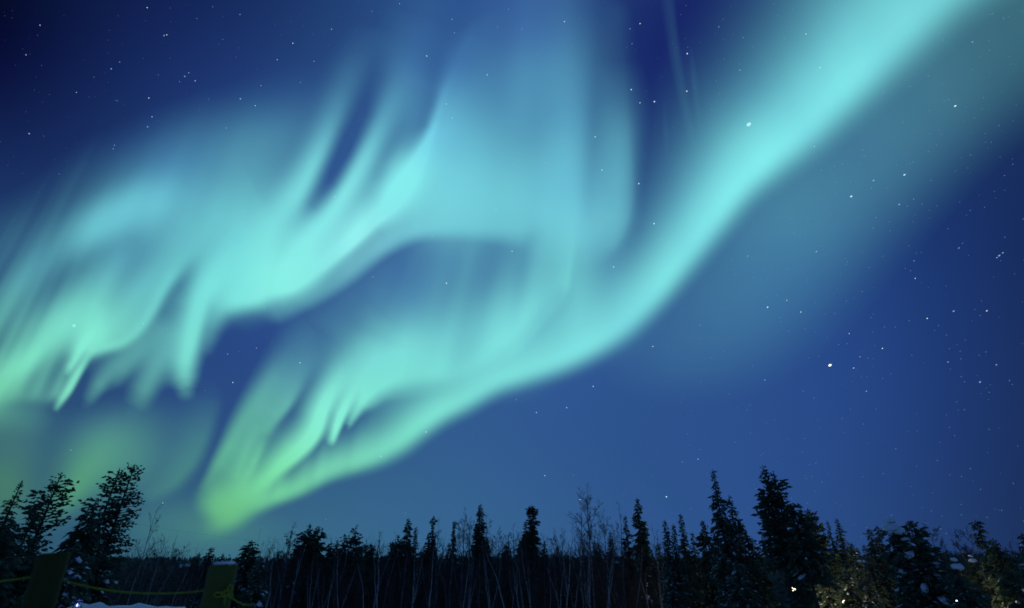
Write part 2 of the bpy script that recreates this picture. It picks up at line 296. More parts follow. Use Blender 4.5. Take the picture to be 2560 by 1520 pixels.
# ------------------------------------------------------------------ aurora: glowing gas high above, one object for each band
def glow_mat(name):
    m = new_mat(name); nt = m.node_tree
    out = nd(nt, 'ShaderNodeOutputMaterial'); at = nd(nt, 'ShaderNodeAttribute', attribute_name='glow')
    em = nd(nt, 'ShaderNodeEmission'); tr = nd(nt, 'ShaderNodeBsdfTransparent'); mx = nd(nt, 'ShaderNodeMixShader')
    lk(nt, at.outputs['Color'], em.inputs[0]); lk(nt, at.outputs['Alpha'], mx.inputs[0]); lk(nt, tr.outputs[0], mx.inputs[1]); lk(nt, em.outputs[0], mx.inputs[2])
    lk(nt, mx.outputs[0], out.inputs[0]); m.cycles.emission_sampling = 'NONE'; return m
GLOWC = np.minimum(idw(GLOW, XX, YY, 95, 3.4), 1.0)
STR = striae(3,.009,.05)*striae(9,.045,.06)*striae(21,.022,.05)
_edge = np.clip((XX-GX0)/240,0,1)*np.clip((gx[-1]-XX)/240,0,1)*np.clip((YY-GY0)/300,0,1)
AUR_MAT = glow_mat('aurora_glow')
STRF = striae(33,.010,.11)*striae(5,.028,.09)
def aurora_band(name, F, radius, label, rayed=0.0):
    if rayed: F = np.clip(F+.50*(F-blur(F, 16))+.20*(F-blur(F, 48)), 0, .99)      # crisper rays, darker gaps between strands
    A = np.clip(blur(F*(1+(STR-1)*min(1.0, .25+rayed))*(1+(STRF-1)*rayed), 2.8), 0, 0.99)*(_edge*_edge*(3-2*_edge)); A = np.clip(A-0.02, 0, 1)/0.98
    keep = A > 0
    q = keep[:-1,:-1]|keep[1:,:-1]|keep[:-1,1:]|keep[1:,1:]
    jj, ii = np.where(q); idx = lambda j, i: j*GNX+i
    f = np.stack([idx(jj,ii), idx(jj+1,ii), idx(jj+1,ii+1), idx(jj,ii+1)], 1)
    used, inv = np.unique(f, return_inverse=True); f = inv.reshape(f.shape)
    P = chart_dir(XX.ravel()[used], YY.ravel()[used])*radius
    ob = make_mesh(name, P, [f], AUR_MAT, smooth=True)
    ca = ob.data.color_attributes.new('glow', 'FLOAT_COLOR', 'POINT')
    rgba = np.concatenate([GLOWC.reshape(-1,3)[used], A.ravel()[used][:,None]], 1).astype(np.float32)
    ca.data.foreach_set('color', rgba.ravel())
    return tag(ob, label, 'aurora', 'bands of the northern lights')
aurora_band('aurora_arc', screen(arc_field(), tip_field()), 20000, 'broad bright teal aurora arc sweeping from the upper right corner down to a green tip')
aurora_band('aurora_curtain', feather_field(), 21000, 'rayed turquoise aurora curtain nested inside the great arc, above the green tip', 1.0)
aurora_band('aurora_curtain', fold_field(), 22000, 'brightest aurora fold with a white-hot lower edge and fingers, upper left sky', 0.45)
aurora_band('aurora_curtain', left_field(), 23000, 'green aurora curtain with two needle-bright rays at the left edge of the sky', 1.0)
aurora_band('aurora_glow', low_field(), 24000, 'dim yellow-green aurora glow low behind the leftmost spruces')
aurora_band('aurora_veil', veil_field(), 25000, 'tall pale blue aurora veil rising to the top of the sky, rounded right edge')
aurora_band('aurora_veil', haze_field(), 26000, 'faint wide teal aurora veil outside the right edge of the great arc')

# ------------------------------------------------------------------ stars
def star_mat(name, col, s):
    m = new_mat(name); nt = m.node_tree; out = nd(nt, 'ShaderNodeOutputMaterial'); em = nd(nt, 'ShaderNodeEmission')
    em.inputs[0].default_value = (*col, 1); em.inputs[1].default_value = s; lk(nt, em.outputs[0], out.inputs[0]); m.cycles.emission_sampling = 'NONE'; return m
STAR_R = 60000.0
_oct = np.array([[1,0,0],[-1,0,0],[0,1,0],[0,-1,0],[0,0,1],[0,0,-1]], float)
_octf = np.array([[0,2,4],[2,1,4],[1,3,4],[3,0,4],[2,0,5],[1,2,5],[3,1,5],[0,3,5]])
def star_geo(x, y, size):
    """a small sparkle (px = chart diameter); stretched by the lens-free drift of the long exposure away from the pole"""
    d = chart_dir(x, y); u = chart_dir(x+4, y-2.5)-d; u -= d*np.dot(u,d); u /= np.linalg.norm(u); v = np.cross(d, u)
    k = np.linalg.norm([(x-CX0)/FPX, (y-CY0)/FPX, 1]); r = size/2/FPX/k*STAR_R
    st = 1.0 + 0.8*np.clip((x-1500)/1000, 0, 1)
    return d*STAR_R + _oct@np.array([u*r*st, v*r, d*r])
BRIGHT = [(1872,311,10,0),(185,814,9,0),(2075,913,5.6,1),(601,247,6.5,0),(1116,708,6.5,0),(1635,559,6.5,0),(1240,524,5.5,0),(1636,254,6,0),(1505,425,6,0),(1578,224,5.5,0),(1488,342,5.5,0),(1597,459,5.5,0),(2128,491,7,0),(2184,451,6,0),(2388,265,6.5,0),
 (1534,667,5.5,0),(693,149,5.5,0),(380,292,5.5,0),(369,317,5.5,0),(462,191,5.5,0),(488,202,5.5,0),(358,809,5.5,0),(750,907,5.5,0),(838,1062,5.5,0),(952,1141,5.5,0),(1065,1080,5.5,0),(1919,768,5.5,0),(2041,629,5.5,0),(1801,535,5.5,0),(2050,169,5.5,0),(2261,437,6,0),(2498,639,6,2),(1218,187,5,0),(1411,54,5,0),(1067,140,5,0),
 (1116,260,5,0),(1131,295,5,0),(829,73,5,2),(1718,134,5.5,0),(1717,228,5.5,0),(1280,628,5,0),(73,334,6,2),(278,172,5.5,2),(2248,511,5.5,0),(2384,778,5.5,2),(2450,955,5.5,0),(1666,1242,5.5,0),(100,63,5.5,0)]
MID = [(368,19),(492,46),(532,17),(600,36),(410,89),(417,87),(557,98),(732,108),(299,155),(472,182),(449,204),(751,206),(652,214),(290,251),(294,252),(522,248),(565,320),(283,372),(286,363),(638,264),(785,153),(148,435),(191,231),(235,193),(396,187),(372,245),(65,137),
 (930,28),(999,9),(1130,48),(1136,82),(1305,72),(1344,136),(1293,400),(1364,407),(1600,257),(1580,109),(1600,59),(1575,72),(1215,472),(1078,409),(1271,23),(1244,68),(2297,28),(2015,85),(1797,67),(1858,94),(1850,175),(2431,105),(2179,471),(2284,498),(2036,366),(2004,283),
 (411,868),(418,822),(569,885),(660,770),(582,956),(513,976),(641,870),(234,982),(584,527),(612,528),(701,515),(734,663),(837,492),(1300,508),(932,692),(1318,829),(1483,966),(1076,855),(1270,744),(1080,589),(1201,972),(1632,866),(1656,598),(1967,751),(2002,780),(1750,813),(2134,920),(1912,950),
 (2318,796),(2467,777),(2288,696),(2285,652),(2507,632),(2492,644),(2166,978),(2123,834),(2150,892),(2206,871),(2397,620),(1869,640),(2491,912),(1291,999),(1341,1031),(1417,1019),(1483,965),(1362,1189),(1434,1188),(815,1298),(1014,1282),(620,1241),(1745,1148),(1706,1155),(407,1257),(177,1125),(2370,905),(1450,1249)]
BRIGHT = [(x, y, s, 2 if (k > 2 and c == 0 and ((x < 720 and y < 340) or (x > 1700 and y > 400 and k % 2))) else c) for k, (x, y, s, c) in enumerate(BRIGHT)]
STARM = [star_mat('star_white', (.80,.92,1), 1.25), star_mat('star_warm', (1,.95,.75), 2.4), star_mat('star_blue', (.30,.46,1), 1.0)]
_lab = {0:'brightest white star, on the inner edge of the great arc at the right', 1:'large white star in the pale green glow near the left edge', 2:'yellowish bright star alone in the lower right sky, below the faint veil'}
for k, (x, y, s, c) in enumerate(BRIGHT):
    if k < 3:
        uu = np.linspace(0, 2*math.pi, 10, endpoint=False); sp = np.concatenate([np.c_[np.cos(uu)*math.cos(v), np.sin(uu)*math.cos(v), np.full(10, math.sin(v))] for v in np.linspace(-1.5, 1.5, 7)])
        o6 = star_geo(x, y, s*.82); cc = o6.mean(0); B3 = np.stack([o6[0]-cc, o6[2]-cc, o6[4]-cc]); ii = np.arange(6)[:,None]*10; jj_ = np.arange(10)[None]
        o = make_mesh('star', cc+sp@B3, [np.stack([ii+jj_, ii+(jj_+1) % 10, ii+10+(jj_+1) % 10, ii+10+jj_], -1).reshape(-1,4)], STARM[c])
        tag(o, _lab[k], 'star', 'bright stars')
rng = np.random.default_rng(77)
for k, (x, y, s, c) in enumerate([(x, y, s*.55, c) for x, y, s, c in BRIGHT[3:]]+[(x, y, rng.uniform(1.3, 2.5), 2 if rng.random() < 0.55 else 0) for x, y in MID]):
    o = make_mesh('star', star_geo(x, y, s), [_octf], STARM[c])
    tag(o, ('small blue pinprick star in the night sky' if c == 2 else 'small white pinprick star in the night sky'), 'star', 'blue stars' if c == 2 else 'white stars')
_v3 = []
for k in range(2600):
    x, y = rng.uniform(-300, 2860), rng.uniform(-380, 1390)
    dens = 1.0 if x > 1500 else 0.55
    if rng.random() > dens: continue
    _v3.append(star_geo(x, y, rng.uniform(0.7, 1.5)*(1.35 if x > 1700 else 1.0)))
def pack(name, vs, mat, label):
    n = len(vs); F = (_octf[None]+6*np.arange(n)[:,None,None]).reshape(-1,3)
    return tag(make_mesh(name, np.concatenate(vs), [F], mat), label, 'stars', kind='stuff')
pack('stars', _v3, star_mat('star_faint', (.36,.52,1), .40), 'faint dust of tiny stars across the night sky')
# ------------------------------------------------------------------ materials of the land
def principled(name, col, rough=0.9, spec=0.2):
    m = new_mat(name); nt = m.node_tree; out = nd(nt, 'ShaderNodeOutputMaterial'); b = nd(nt, 'ShaderNodeBsdfPrincipled')
    b.inputs['Base Color'].default_value = (*col, 1); b.inputs['Roughness'].default_value = rough
    b.inputs['Specular IOR Level'].default_value = spec
    lk(nt, b.outputs[0], out.inputs[0]); return m, nt, b
def noisy(name, c0, c1, scale, rough=0.9, spec=0.2, detail=4, lo=0.35, hi=0.65, bump=0.0, stretch=None, coords='Object'):
    m, nt, b = principled(name, c0, rough, spec)
    tc = nd(nt, 'ShaderNodeTexCoord'); no = nd(nt, 'ShaderNodeTexNoise'); no.inputs['Scale'].default_value = scale; no.inputs['Detail'].default_value = detail
    src = tc.outputs[coords]
    if stretch:
        mp = nd(nt, 'ShaderNodeMapping'); mp.inputs['Scale'].default_value = stretch; lk(nt, src, mp.inputs[0]); src = mp.outputs[0]
    lk(nt, src, no.inputs['Vector'])
    cr = nd(nt, 'ShaderNodeValToRGB'); cr.color_ramp.elements[0].position = lo; cr.color_ramp.elements[1].position = hi
    cr.color_ramp.elements[0].color = (*c0, 1); cr.color_ramp.elements[1].color = (*c1, 1)
    lk(nt, no.outputs['Fac'], cr.inputs[0]); lk(nt, cr.outputs[0], b.inputs['Base Color'])
    if bump:
        bp = nd(nt, 'ShaderNodeBump'); bp.inputs['Strength'].default_value = bump; bp.inputs['Distance'].default_value = 0.05
        lk(nt, no.outputs['Fac'], bp.inputs['Height']); lk(nt, bp.outputs[0], b.inputs['Normal'])
    return m
M_SNOW = noisy('snow', (.72,.76,.82), (.82,.85,.88), 3.0, .75, .2, 6, .3, .7, bump=.5)
M_NEEDLE = noisy('spruce_needles', (.050,.085,.055), (.10,.14,.085), 1.7, .8, .2, 3, .35, .65)
M_NEEDLE2 = noisy('pine_needles', (.038,.062,.038), (.08,.10,.055), 1.4, .8, .2, 3, .35, .65)
M_BARK = noisy('spruce_bark', (.035,.028,.022), (.085,.070,.058), 6.0, .95, .1, 5, .3, .7, bump=.6, stretch=(1,1,.25))
M_BIRCH = noisy('birch_bark', (.055,.052,.05), (.30,.295,.285), 5.0, .85, .2, 5, .30, .48, bump=.3, stretch=(.6,.6,3.0))
M_TWIG = noisy('birch_twigs', (.050,.040,.036), (.11,.09,.08), 2.0, .9, .1, 3)
M_WOOD = noisy('far_woodland', (.070,.105,.085), (.11,.145,.115), .05, .9, .1, 3, .35, .65, coords='Object')

# ------------------------------------------------------------------ terrain: snowy clearing, slope to a valley, low hill beyond
def sstep(a, b, x):
    t = np.clip((x-a)/(b-a), 0, 1); return t*t*(3-2*t)
def wob(x, y):
    return (np.sin(x*.31+1.3)*np.cos(y*.27+.4)+.5*np.sin(x*.83+y*.41)+.3*np.cos(x*1.7-y*1.3))
def ground_z(x, y):
    x = np.asarray(x, float); y = np.asarray(y, float); r = np.hypot(x, y)
    z = -0.085*np.clip(r-9, 0, None); z = np.maximum(z, -19-0.004*r)
    z = z + 0.05*wob(x, y)*sstep(4, 14, r)
    # shovelled snow bank on the left, behind the rope
    u = (x+7.5)*0.83+(y-11.2)*0.55; v = -(x+7.5)*0.55+(y-11.2)*0.83
    bank = 1.355*(1-.058*u)*np.exp(-(v/1.3)**4)*sstep(-1.5,-.7,u)*(1-sstep(.9,2.6,u))
    z = z + bank*(1+.006*np.sin(3.1*u)+.016*np.sin(8.7*u+v*3)+.010*np.sin(19*u+2)+.006*np.sin(41*u+5*v))
    # hill beyond the valley
    d = y; ridge = 11.5+2.2*np.sin(x*.0021+.6)+1.2*np.sin(x*.0067+2)+.5*np.sin(x*.021)
    hill = sstep(420, 950, r)*(ridge+21+0.004*950)
    z = z + np.where(y > -200, hill, hill*.4)
    return z
# woodland floor of the valley and the hill, with open snow on the clearings
def patch(X, Y):     # snow clearings on the far hillside
    return np.maximum.reduce([np.exp(-((X+395)/42)**2-((Y-800)/70)**2), np.exp(-((X+330)/60)**2-((Y-850)/40)**2), .62*(np.sin(X*.031+1)*np.sin(Y*.027+2)+.4*np.sin(X*.083+Y*.05) > .95)])
def hill_mat():
    m, nt, b = principled('hill_woodland', (.05,.06,.05), .95, .1)
    at = nd(nt, 'ShaderNodeAttribute', attribute_name='clearing'); cr = nd(nt, 'ShaderNodeMix', data_type='RGBA')
    no = nd(nt, 'ShaderNodeTexNoise'); no.inputs['Scale'].default_value = .12; no.inputs['Detail'].default_value = 6
    tc = nd(nt, 'ShaderNodeTexCoord'); lk(nt, tc.outputs['Object'], no.inputs['Vector'])
    ad = nd(nt, 'ShaderNodeMath', operation='MULTIPLY_ADD'); lk(nt, no.outputs['Fac'], ad.inputs[0]); ad.inputs[1].default_value = 1.4; ad.inputs[2].default_value = -.7
    su = nd(nt, 'ShaderNodeMath', operation='ADD'); lk(nt, at.outputs['Fac'], su.inputs[0]); lk(nt, ad.outputs[0], su.inputs[1])
    mr = nd(nt, 'ShaderNodeMapRange'); lk(nt, su.outputs[0], mr.inputs[0]); mr.inputs[1].default_value = .38; mr.inputs[2].default_value = .52
    lk(nt, mr.outputs[0], cr.inputs['Factor']); cr.inputs['A'].default_value = (.045,.06,.052,1); cr.inputs['B'].default_value = (.72,.76,.82,1)
    lk(nt, cr.outputs['Result'], b.inputs['Base Color']); return m
def polar(r0, r1, n, name, mat, geom):
    rr = np.geomspace(r0, r1, n) if geom else np.linspace(r0, r1, n)
    th = np.linspace(-math.pi, math.pi, 541)[:-1]
    R_, T_ = np.meshgrid(rr, th, indexing='ij'); X = R_*np.sin(T_); Y = R_*np.cos(T_); Z = ground_z(X, Y)
    Z = Z + (0.012*np.sin(X*9.1)*np.cos(Y*8.3)+.010*np.sin(X*17.3+Y*6))*(R_ < 34)
    V = np.stack([X, Y, Z], -1).reshape(-1, 3); n, m = R_.shape
    i = np.arange(n-1)[:,None]*m; j = np.arange(m)[None]; j2 = (j+1) % m
    F = [np.stack([i+j, i+m+j, i+m+j2, i+j2], -1).reshape(-1, 4)]
    if r0 < 1:
        V = np.vstack([V, [[0, 0, float(ground_z(0, 0))]]]); F.append(np.stack([np.full(m, len(V)-1), j[0], j2[0]], 1))
    o = make_mesh(name, V, F, mat, smooth=True); return tag(o, kind='structure'), X, Y
polar(0.3, 62.0, 260, 'snow_ground', M_SNOW, False)
o, X_, Y_ = polar(62.0, 3200, 150, 'hill', hill_mat(), True)
ca = o.data.attributes.new('clearing', 'FLOAT', 'POINT'); ca.data.foreach_set('value', patch(X_, Y_).astype(np.float32).ravel())

# ------------------------------------------------------------------ placing by sight line
def sight(x, y, dist):
    """the point at horizontal distance dist along the sight line (x, y) of the chart; also metres per chart unit there"""
    a = (x-CX0)/FPX; b = -(y-CY0)/FPX
    d = np.array([a, _cp-b*_sp, _sp+b*_cp]); t = dist/math.hypot(d[0], d[1])
    return d[0]*t, d[1]*t, CAMZ+d[2]*t, t/FPX

# ------------------------------------------------------------------ conifers
def tube(P, R, k=7):
    """verts, quads of a tapered tube along the rows of P"""
    P = np.asarray(P, float); R = np.asarray(R, float); n = len(P)
    T = np.gradient(P, axis=0); T /= np.linalg.norm(T, axis=1, keepdims=True)+1e-12
    ref = np.where(np.abs(T[:,2:3]) > .9, np.array([[1.,0,0]]), np.array([[0,0,1.]]))
    A = np.cross(T, ref); A /= np.linalg.norm(A, axis=1, keepdims=True); B = np.cross(T, A)
    an = np.arange(k)*2*math.pi/k
    V = P[:,None]+R[:,None,None]*(A[:,None]*np.cos(an)[None,:,None]+B[:,None]*np.sin(an)[None,:,None])
    i = np.arange(n-1)[:,None]*k; j = np.arange(k)[None]; j2 = (j+1) % k
    F = np.stack([i+j, i+j2, i+k+j2, i+k+j], -1).reshape(-1, 4)
    return V.reshape(-1, 3), F
def lump(c, ax, rad, rng, nu=8, nv=5):
    """a draped cushion of snow: rounded on top, flatter below, long axis ax"""
    u = np.linspace(0, 2*math.pi, nu, endpoint=False); v = np.linspace(-.5, .5, nv)*math.pi
    U, Vv = np.meshgrid(u, v); x = np.cos(Vv)*np.cos(U); y = np.cos(Vv)*np.sin(U); z = np.sin(Vv)
    z = np.where(z < 0, z*.6, z); k = 1+.22*rng.normal(size=x.shape); k[0] = k[0].mean(); k[-1] = k[-1].mean()
    h = np.array([ax[0], ax[1], ax[2]]); h = h/np.linalg.norm(h); s = np.cross([0,0,1.], h); s /= np.linalg.norm(s)+1e-9; w = np.cross(h, s)
    P = c+(x*k*rad[0])[...,None]*h+(y*k*rad[1])[...,None]*s+(z*k*rad[2])[...,None]*w
    i = np.arange(nv-1)[:,None]*nu; j = np.arange(nu)[None]; j2 = (j+1) % nu
    return P.reshape(-1, 3), np.stack([i+j, i+j2, i+nu+j2, i+nu+j], -1).reshape(-1, 4)
class Pack:
    def __init__(s): s.v = []; s.f = []; s.n = 0
    def add(s, V, F): s.v.append(V); s.f.append(np.asarray(F)+s.n); s.n += len(V)
    def build(s, name, mat, parent=None, smooth=False):
        ks = {}
        for f in s.f: ks.setdefault(f.shape[1], []).append(f)
        return make_mesh(name, np.concatenate(s.v), [np.concatenate(x) for x in ks.values()], mat, parent, smooth)
def sprig_quads(P, D, L, W, rng):
    """lens-shaped needle sprays: P base, D unit direction, L length, W width"""
    n = len(P); r = rng.normal(size=(n,3)); r[:,2] *= .6; S = np.cross(D, r); S /= np.linalg.norm(S, axis=1, keepdims=True)+1e-9
    m = P+D*(L*.45)[:,None]; sag = np.zeros((n,3)); sag[:,2] = -L*.08
    V = np.stack([P, m+S*(W*.5)[:,None], P+D*L[:,None]+sag, m-S*(W*.5)[:,None]], 1).reshape(-1, 3)
    return V, (np.arange(n)[:,None]*4+np.arange(4)[None])
def conifer_geo(H, prof, seed, dens=1.0, droop=.35, rise=.12, spray=.30, gap=.25, snow=0.0, lean=(0,0), open_=0.0, snow_lo=.0, snow_hi=.75, snow_size=1.0, bare=.06, spw=.30):
    """prof: (metres below the tip, crown half-width in metres) pairs. Returns trunk, crown, snow packs in local space (z up, base at 0)."""
    rng = np.random.default_rng(seed)
    pz = np.array([0.0]+[p[0] for p in prof]); pr = np.array([.02]+[p[1] for p in prof])
    base_r = float(np.interp(H, pz, pr))
    zt = np.linspace(0, H, 14)
    bend = np.cumsum(rng.normal(size=(14,2))*.012*H/8, axis=0)*(zt/H)[:,None]**1.0; bend -= bend[-1]*(zt/H)[:,None]**2
    bend += np.array(lean)[None]*(zt/H)[:,None]
    bend -= bend[-1]*0
    r0 = .010*H+.03
    trunk = Pack(); trunk.add(*tube(np.c_[bend, zt], r0*(1-zt/H)**.8+.008, 8))
    # branches up the stem
    depth = np.linspace(.015*H, H*(1-bare), 400); rad = np.interp(depth, pz, pr)
    per_m = dens*np.clip(20+34*np.sqrt(rad), 20, 62)
    cum = np.cumsum(per_m)*(depth[1]-depth[0]); N = int(cum[-1])
    dd = np.interp((np.arange(N)+rng.random(N))*cum[-1]/N, cum, depth)
    az = (np.arange(N)*2.39996+rng.normal(size=N)*.5) % (2*math.pi)
    # clumping: whole sectors a little longer or missing
    cl = np.zeros(N)
    for q in range(5):
        kz, ka, ph = rng.uniform(.8,3.2), rng.integers(1,4), rng.uniform(0,6.28); cl += np.sin(dd*kz*2+az*ka+ph)
    cl /= 2.2
    rr = np.interp(dd, pz, pr)*np.clip(.87+.22*cl+rng.normal(size=N)*.15, .2, 1.3)
    keep = ~((cl < -.75) & (rng.random(N) < gap*2.2)); dd, az, rr, cl = dd[keep], az[keep], rr[keep], cl[keep]; N = len(dd)
    up = rise*(1-dd/H)+rng.normal(size=N)*.10+open_*.25; dr = droop*(.4+.9*dd/H)
    hd = np.stack([np.cos(az), np.sin(az)], 1)
    bx = np.stack([np.interp(H-dd, zt, bend[:,0]), np.interp(H-dd, zt, bend[:,1]), H-dd], 1)
    crown = Pack(); Ps, Ds, Ls, Ws = [], [], [], []
    step = .085 if open_ < .5 else .075
    nmax = int(max(3, rr.max()/step+1))
    s = (np.arange(nmax)[None]+.6*rng.random((N,nmax)))*step/np.maximum(rr[:,None], .05)
    ok = s <= 1.0; s = np.where(ok, s, 1.0); ok[:,0] = True
    inner = rng.random((N,nmax)) > np.where(s < .35, .45+.3*open_, 0.0); ok &= inner | (rr[:,None] < .3)
    pos = bx[:,None,:]+np.stack([hd[:,None,0]*rr[:,None]*s, hd[:,None,1]*rr[:,None]*s, rr[:,None]*(up[:,None]*s-dr[:,None]*s**1.8+.18*open_*s**3)], -1)
    tang = np.stack([hd[:,None,0]*np.ones_like(s), hd[:,None,1]*np.ones_like(s), up[:,None]-1.8*dr[:,None]*s**.8+.5*open_*s**2], -1)
    tang /= np.linalg.norm(tang, axis=-1, keepdims=True)
    I, J = np.where(ok); P = pos[I,J]+rng.normal(size=(ok.sum(),3))*(.055*open_+.012); T = tang[I,J]; sv = s[I,J]; R1 = rr[I]
    side = np.stack([-T[:,1], T[:,0], np.zeros(len(T))], 1)
    for sg in (-1, 1):
        D = T*(.75+.35*rng.random((len(T),1)))+sg*side*(.45+.55*rng.random((len(T),1)))+np.array([0,0,1.])*(rng.normal(size=(len(T),1))*.28-.22*(1-open_)+.15*open_)
        D /= np.linalg.norm(D, axis=1, keepdims=True)
        L = spray*(.55+.6*rng.random(len(T)))*(1.15-.45*sv)*np.clip(R1/.45, .5, 1.0); Ps.append(P); Ds.append(D); Ls.append(L); Ws.append(L*spw*(1+.5*rng.random(len(T)))+.018)
    # hanging and tip sprays
    D = T+rng.normal(size=T.shape)*.25; D[:,2] -= .28*(1-open_); D /= np.linalg.norm(D, axis=1, keepdims=True)
    L = spray*(.7+.6*rng.random(len(T)))*np.clip(R1/.45, .5, 1.0); Ps.append(P); Ds.append(D); Ls.append(L); Ws.append(L*spw+.022)
    P, D, L, W = np.concatenate(Ps), np.concatenate(Ds), np.concatenate(Ls), np.concatenate(Ws)
    crown.add(*sprig_quads(P, D, L, W, rng)); P0, D0, L0 = P, D, L
    # leader spike
    tipn = 14; zz = H-np.linspace(0, .05*H, tipn); a = rng.uniform(0, 6.28, tipn)
    D = np.stack([np.cos(a)*.5, np.sin(a)*.5, np.full(tipn, .75)], 1); D /= np.linalg.norm(D, axis=1, keepdims=True)
    crown.add(*sprig_quads(np.stack([np.interp(zz, zt, bend[:,0]), np.interp(zz, zt, bend[:,1]), zz-.05], 1), D, np.linspace(.07, .16, tipn), np.full(tipn, .03), rng))
    # woody branches
    nb = min(N, 150); sel = rng.permutation(N)[:nb]
    for b in sel:
        if rr[b] < .3: continue
        ss = np.linspace(0, .92, 5); Pb = bx[b]+np.stack([hd[b,0]*rr[b]*ss, hd[b,1]*rr[b]*ss, rr[b]*(up[b]*ss-dr[b]*ss**1.8+.18*open_*ss**3)], 1)
        trunk.add(*tube(Pb, np.linspace(.016+.008*rr[b], .006, 5), 4))
    # snow: pads along the boughs and a dusting on the sprays
    sn = None
    if snow > 0:
        sn = Pack(); w = ((dd/H) > snow_lo) & ((1-dd/H) < snow_hi) & (rr > .18); cand = np.where(w)[0]
        P, D, L = P0, D0, L0; up_ = (P[:,2] > 0) & (P[:,2] > (1-snow_hi)*0) & (P[:,2] < snow_hi*H*1.05) & (P[:,2] < (1-snow_lo)*H)
        ix = np.where(up_)[0]; ix = rng.permutation(ix)[:int(len(ix)*min(.13*snow, .24))]
        if len(ix):
            Dd = D[ix].copy(); Dd[:,2] *= .5; Dd /= np.linalg.norm(Dd, axis=1, keepdims=True); off = P[ix]+np.array([0,0,.02])
            q = np.cross(Dd, np.array([0,0,1.])); q /= np.linalg.norm(q, axis=1, keepdims=True)+1e-9; q += rng.normal(size=q.shape)*.25; ll = L[ix]*rng.uniform(.4,.9,len(ix)); ww = ll*rng.uniform(.22,.5,len(ix)); m_ = off+Dd*(ll*.5)[:,None]
            lift = np.zeros((len(ix),3)); lift[:,2] = ww*.35
            Vd = np.stack([off, m_+q*(ww*.5)[:,None], off+Dd*ll[:,None], m_-q*(ww*.5)[:,None], m_+lift], 1).reshape(-1,3); b5 = np.arange(len(ix))[:,None]*5
            sn.add(Vd, np.concatenate([b5+np.array([[0,1,4]]), b5+np.array([[1,2,4]]), b5+np.array([[2,3,4]]), b5+np.array([[3,0,4]])]))
        m = min(40, int(snow*len(cand)*.36))
        for b in rng.permutation(cand)[:m]:
            q = rng.uniform(.45, .95); c = bx[b]+np.array([hd[b,0]*rr[b]*q, hd[b,1]*rr[b]*q, rr[b]*(up[b]*q-dr[b]*q**1.8)+.05])
            z_ = min(snow_size, 1.15)*(.03+.10*rng.random()**2.2)*np.clip(rr[b]/.6, .6, 1.25); ax = np.array([hd[b,0], hd[b,1], up[b]-1.2*dr[b]*q-rng.uniform(.1,.9)])
            sn.add(*lump(c, ax, (z_*rng.uniform(.9,1.7), z_*rng.uniform(.75,1.1), z_*rng.uniform(.6,1.0)), rng))
    return trunk, crown, sn
def place_conifer(name, x, y, dist, prof_px, label, cat='tree', group=None, extra=None, **kw):
    """tip on the sight line (x, y) at the horizontal distance; profile given in chart units at that distance"""
    X, Y, Z, mpu = sight(x, y, dist); zg = float(ground_z(X, Y)); H = Z-zg+.15
    # a vertical drop of one chart unit along a stem seen this way, in metres
    _, _, Z2, _ = sight(x, y+20, dist); mv = (Z-Z2)/20.0
    prof = [(p[0]*mv, p[1]*mpu) for p in prof_px]
    root = empty(name, (X, Y, zg-.15)); tag(root, label, cat, group)
    t, c, s = conifer_geo(H, prof, int(x*7+y*13) % 100003, **kw)
    t.build('trunk', M_BARK, root); c.build('crown', kw_mat.get(name, M_NEEDLE), root)
    if s is not None and s.n:
        dust = Pack()
        for V, F in zip(s.v, s.f):
            if F.shape[1] == 4: make_mesh('snow_clump', V, [F-F.min()], M_SNOW, root, smooth=True)
            else: dust.add(V, F-F.min())
        if dust.n > 600: tag(dust.build('frost', M_SNOW, root), kind='stuff')
    return root, H, mpu
kw_mat = {'pine_tree': M_NEEDLE2}
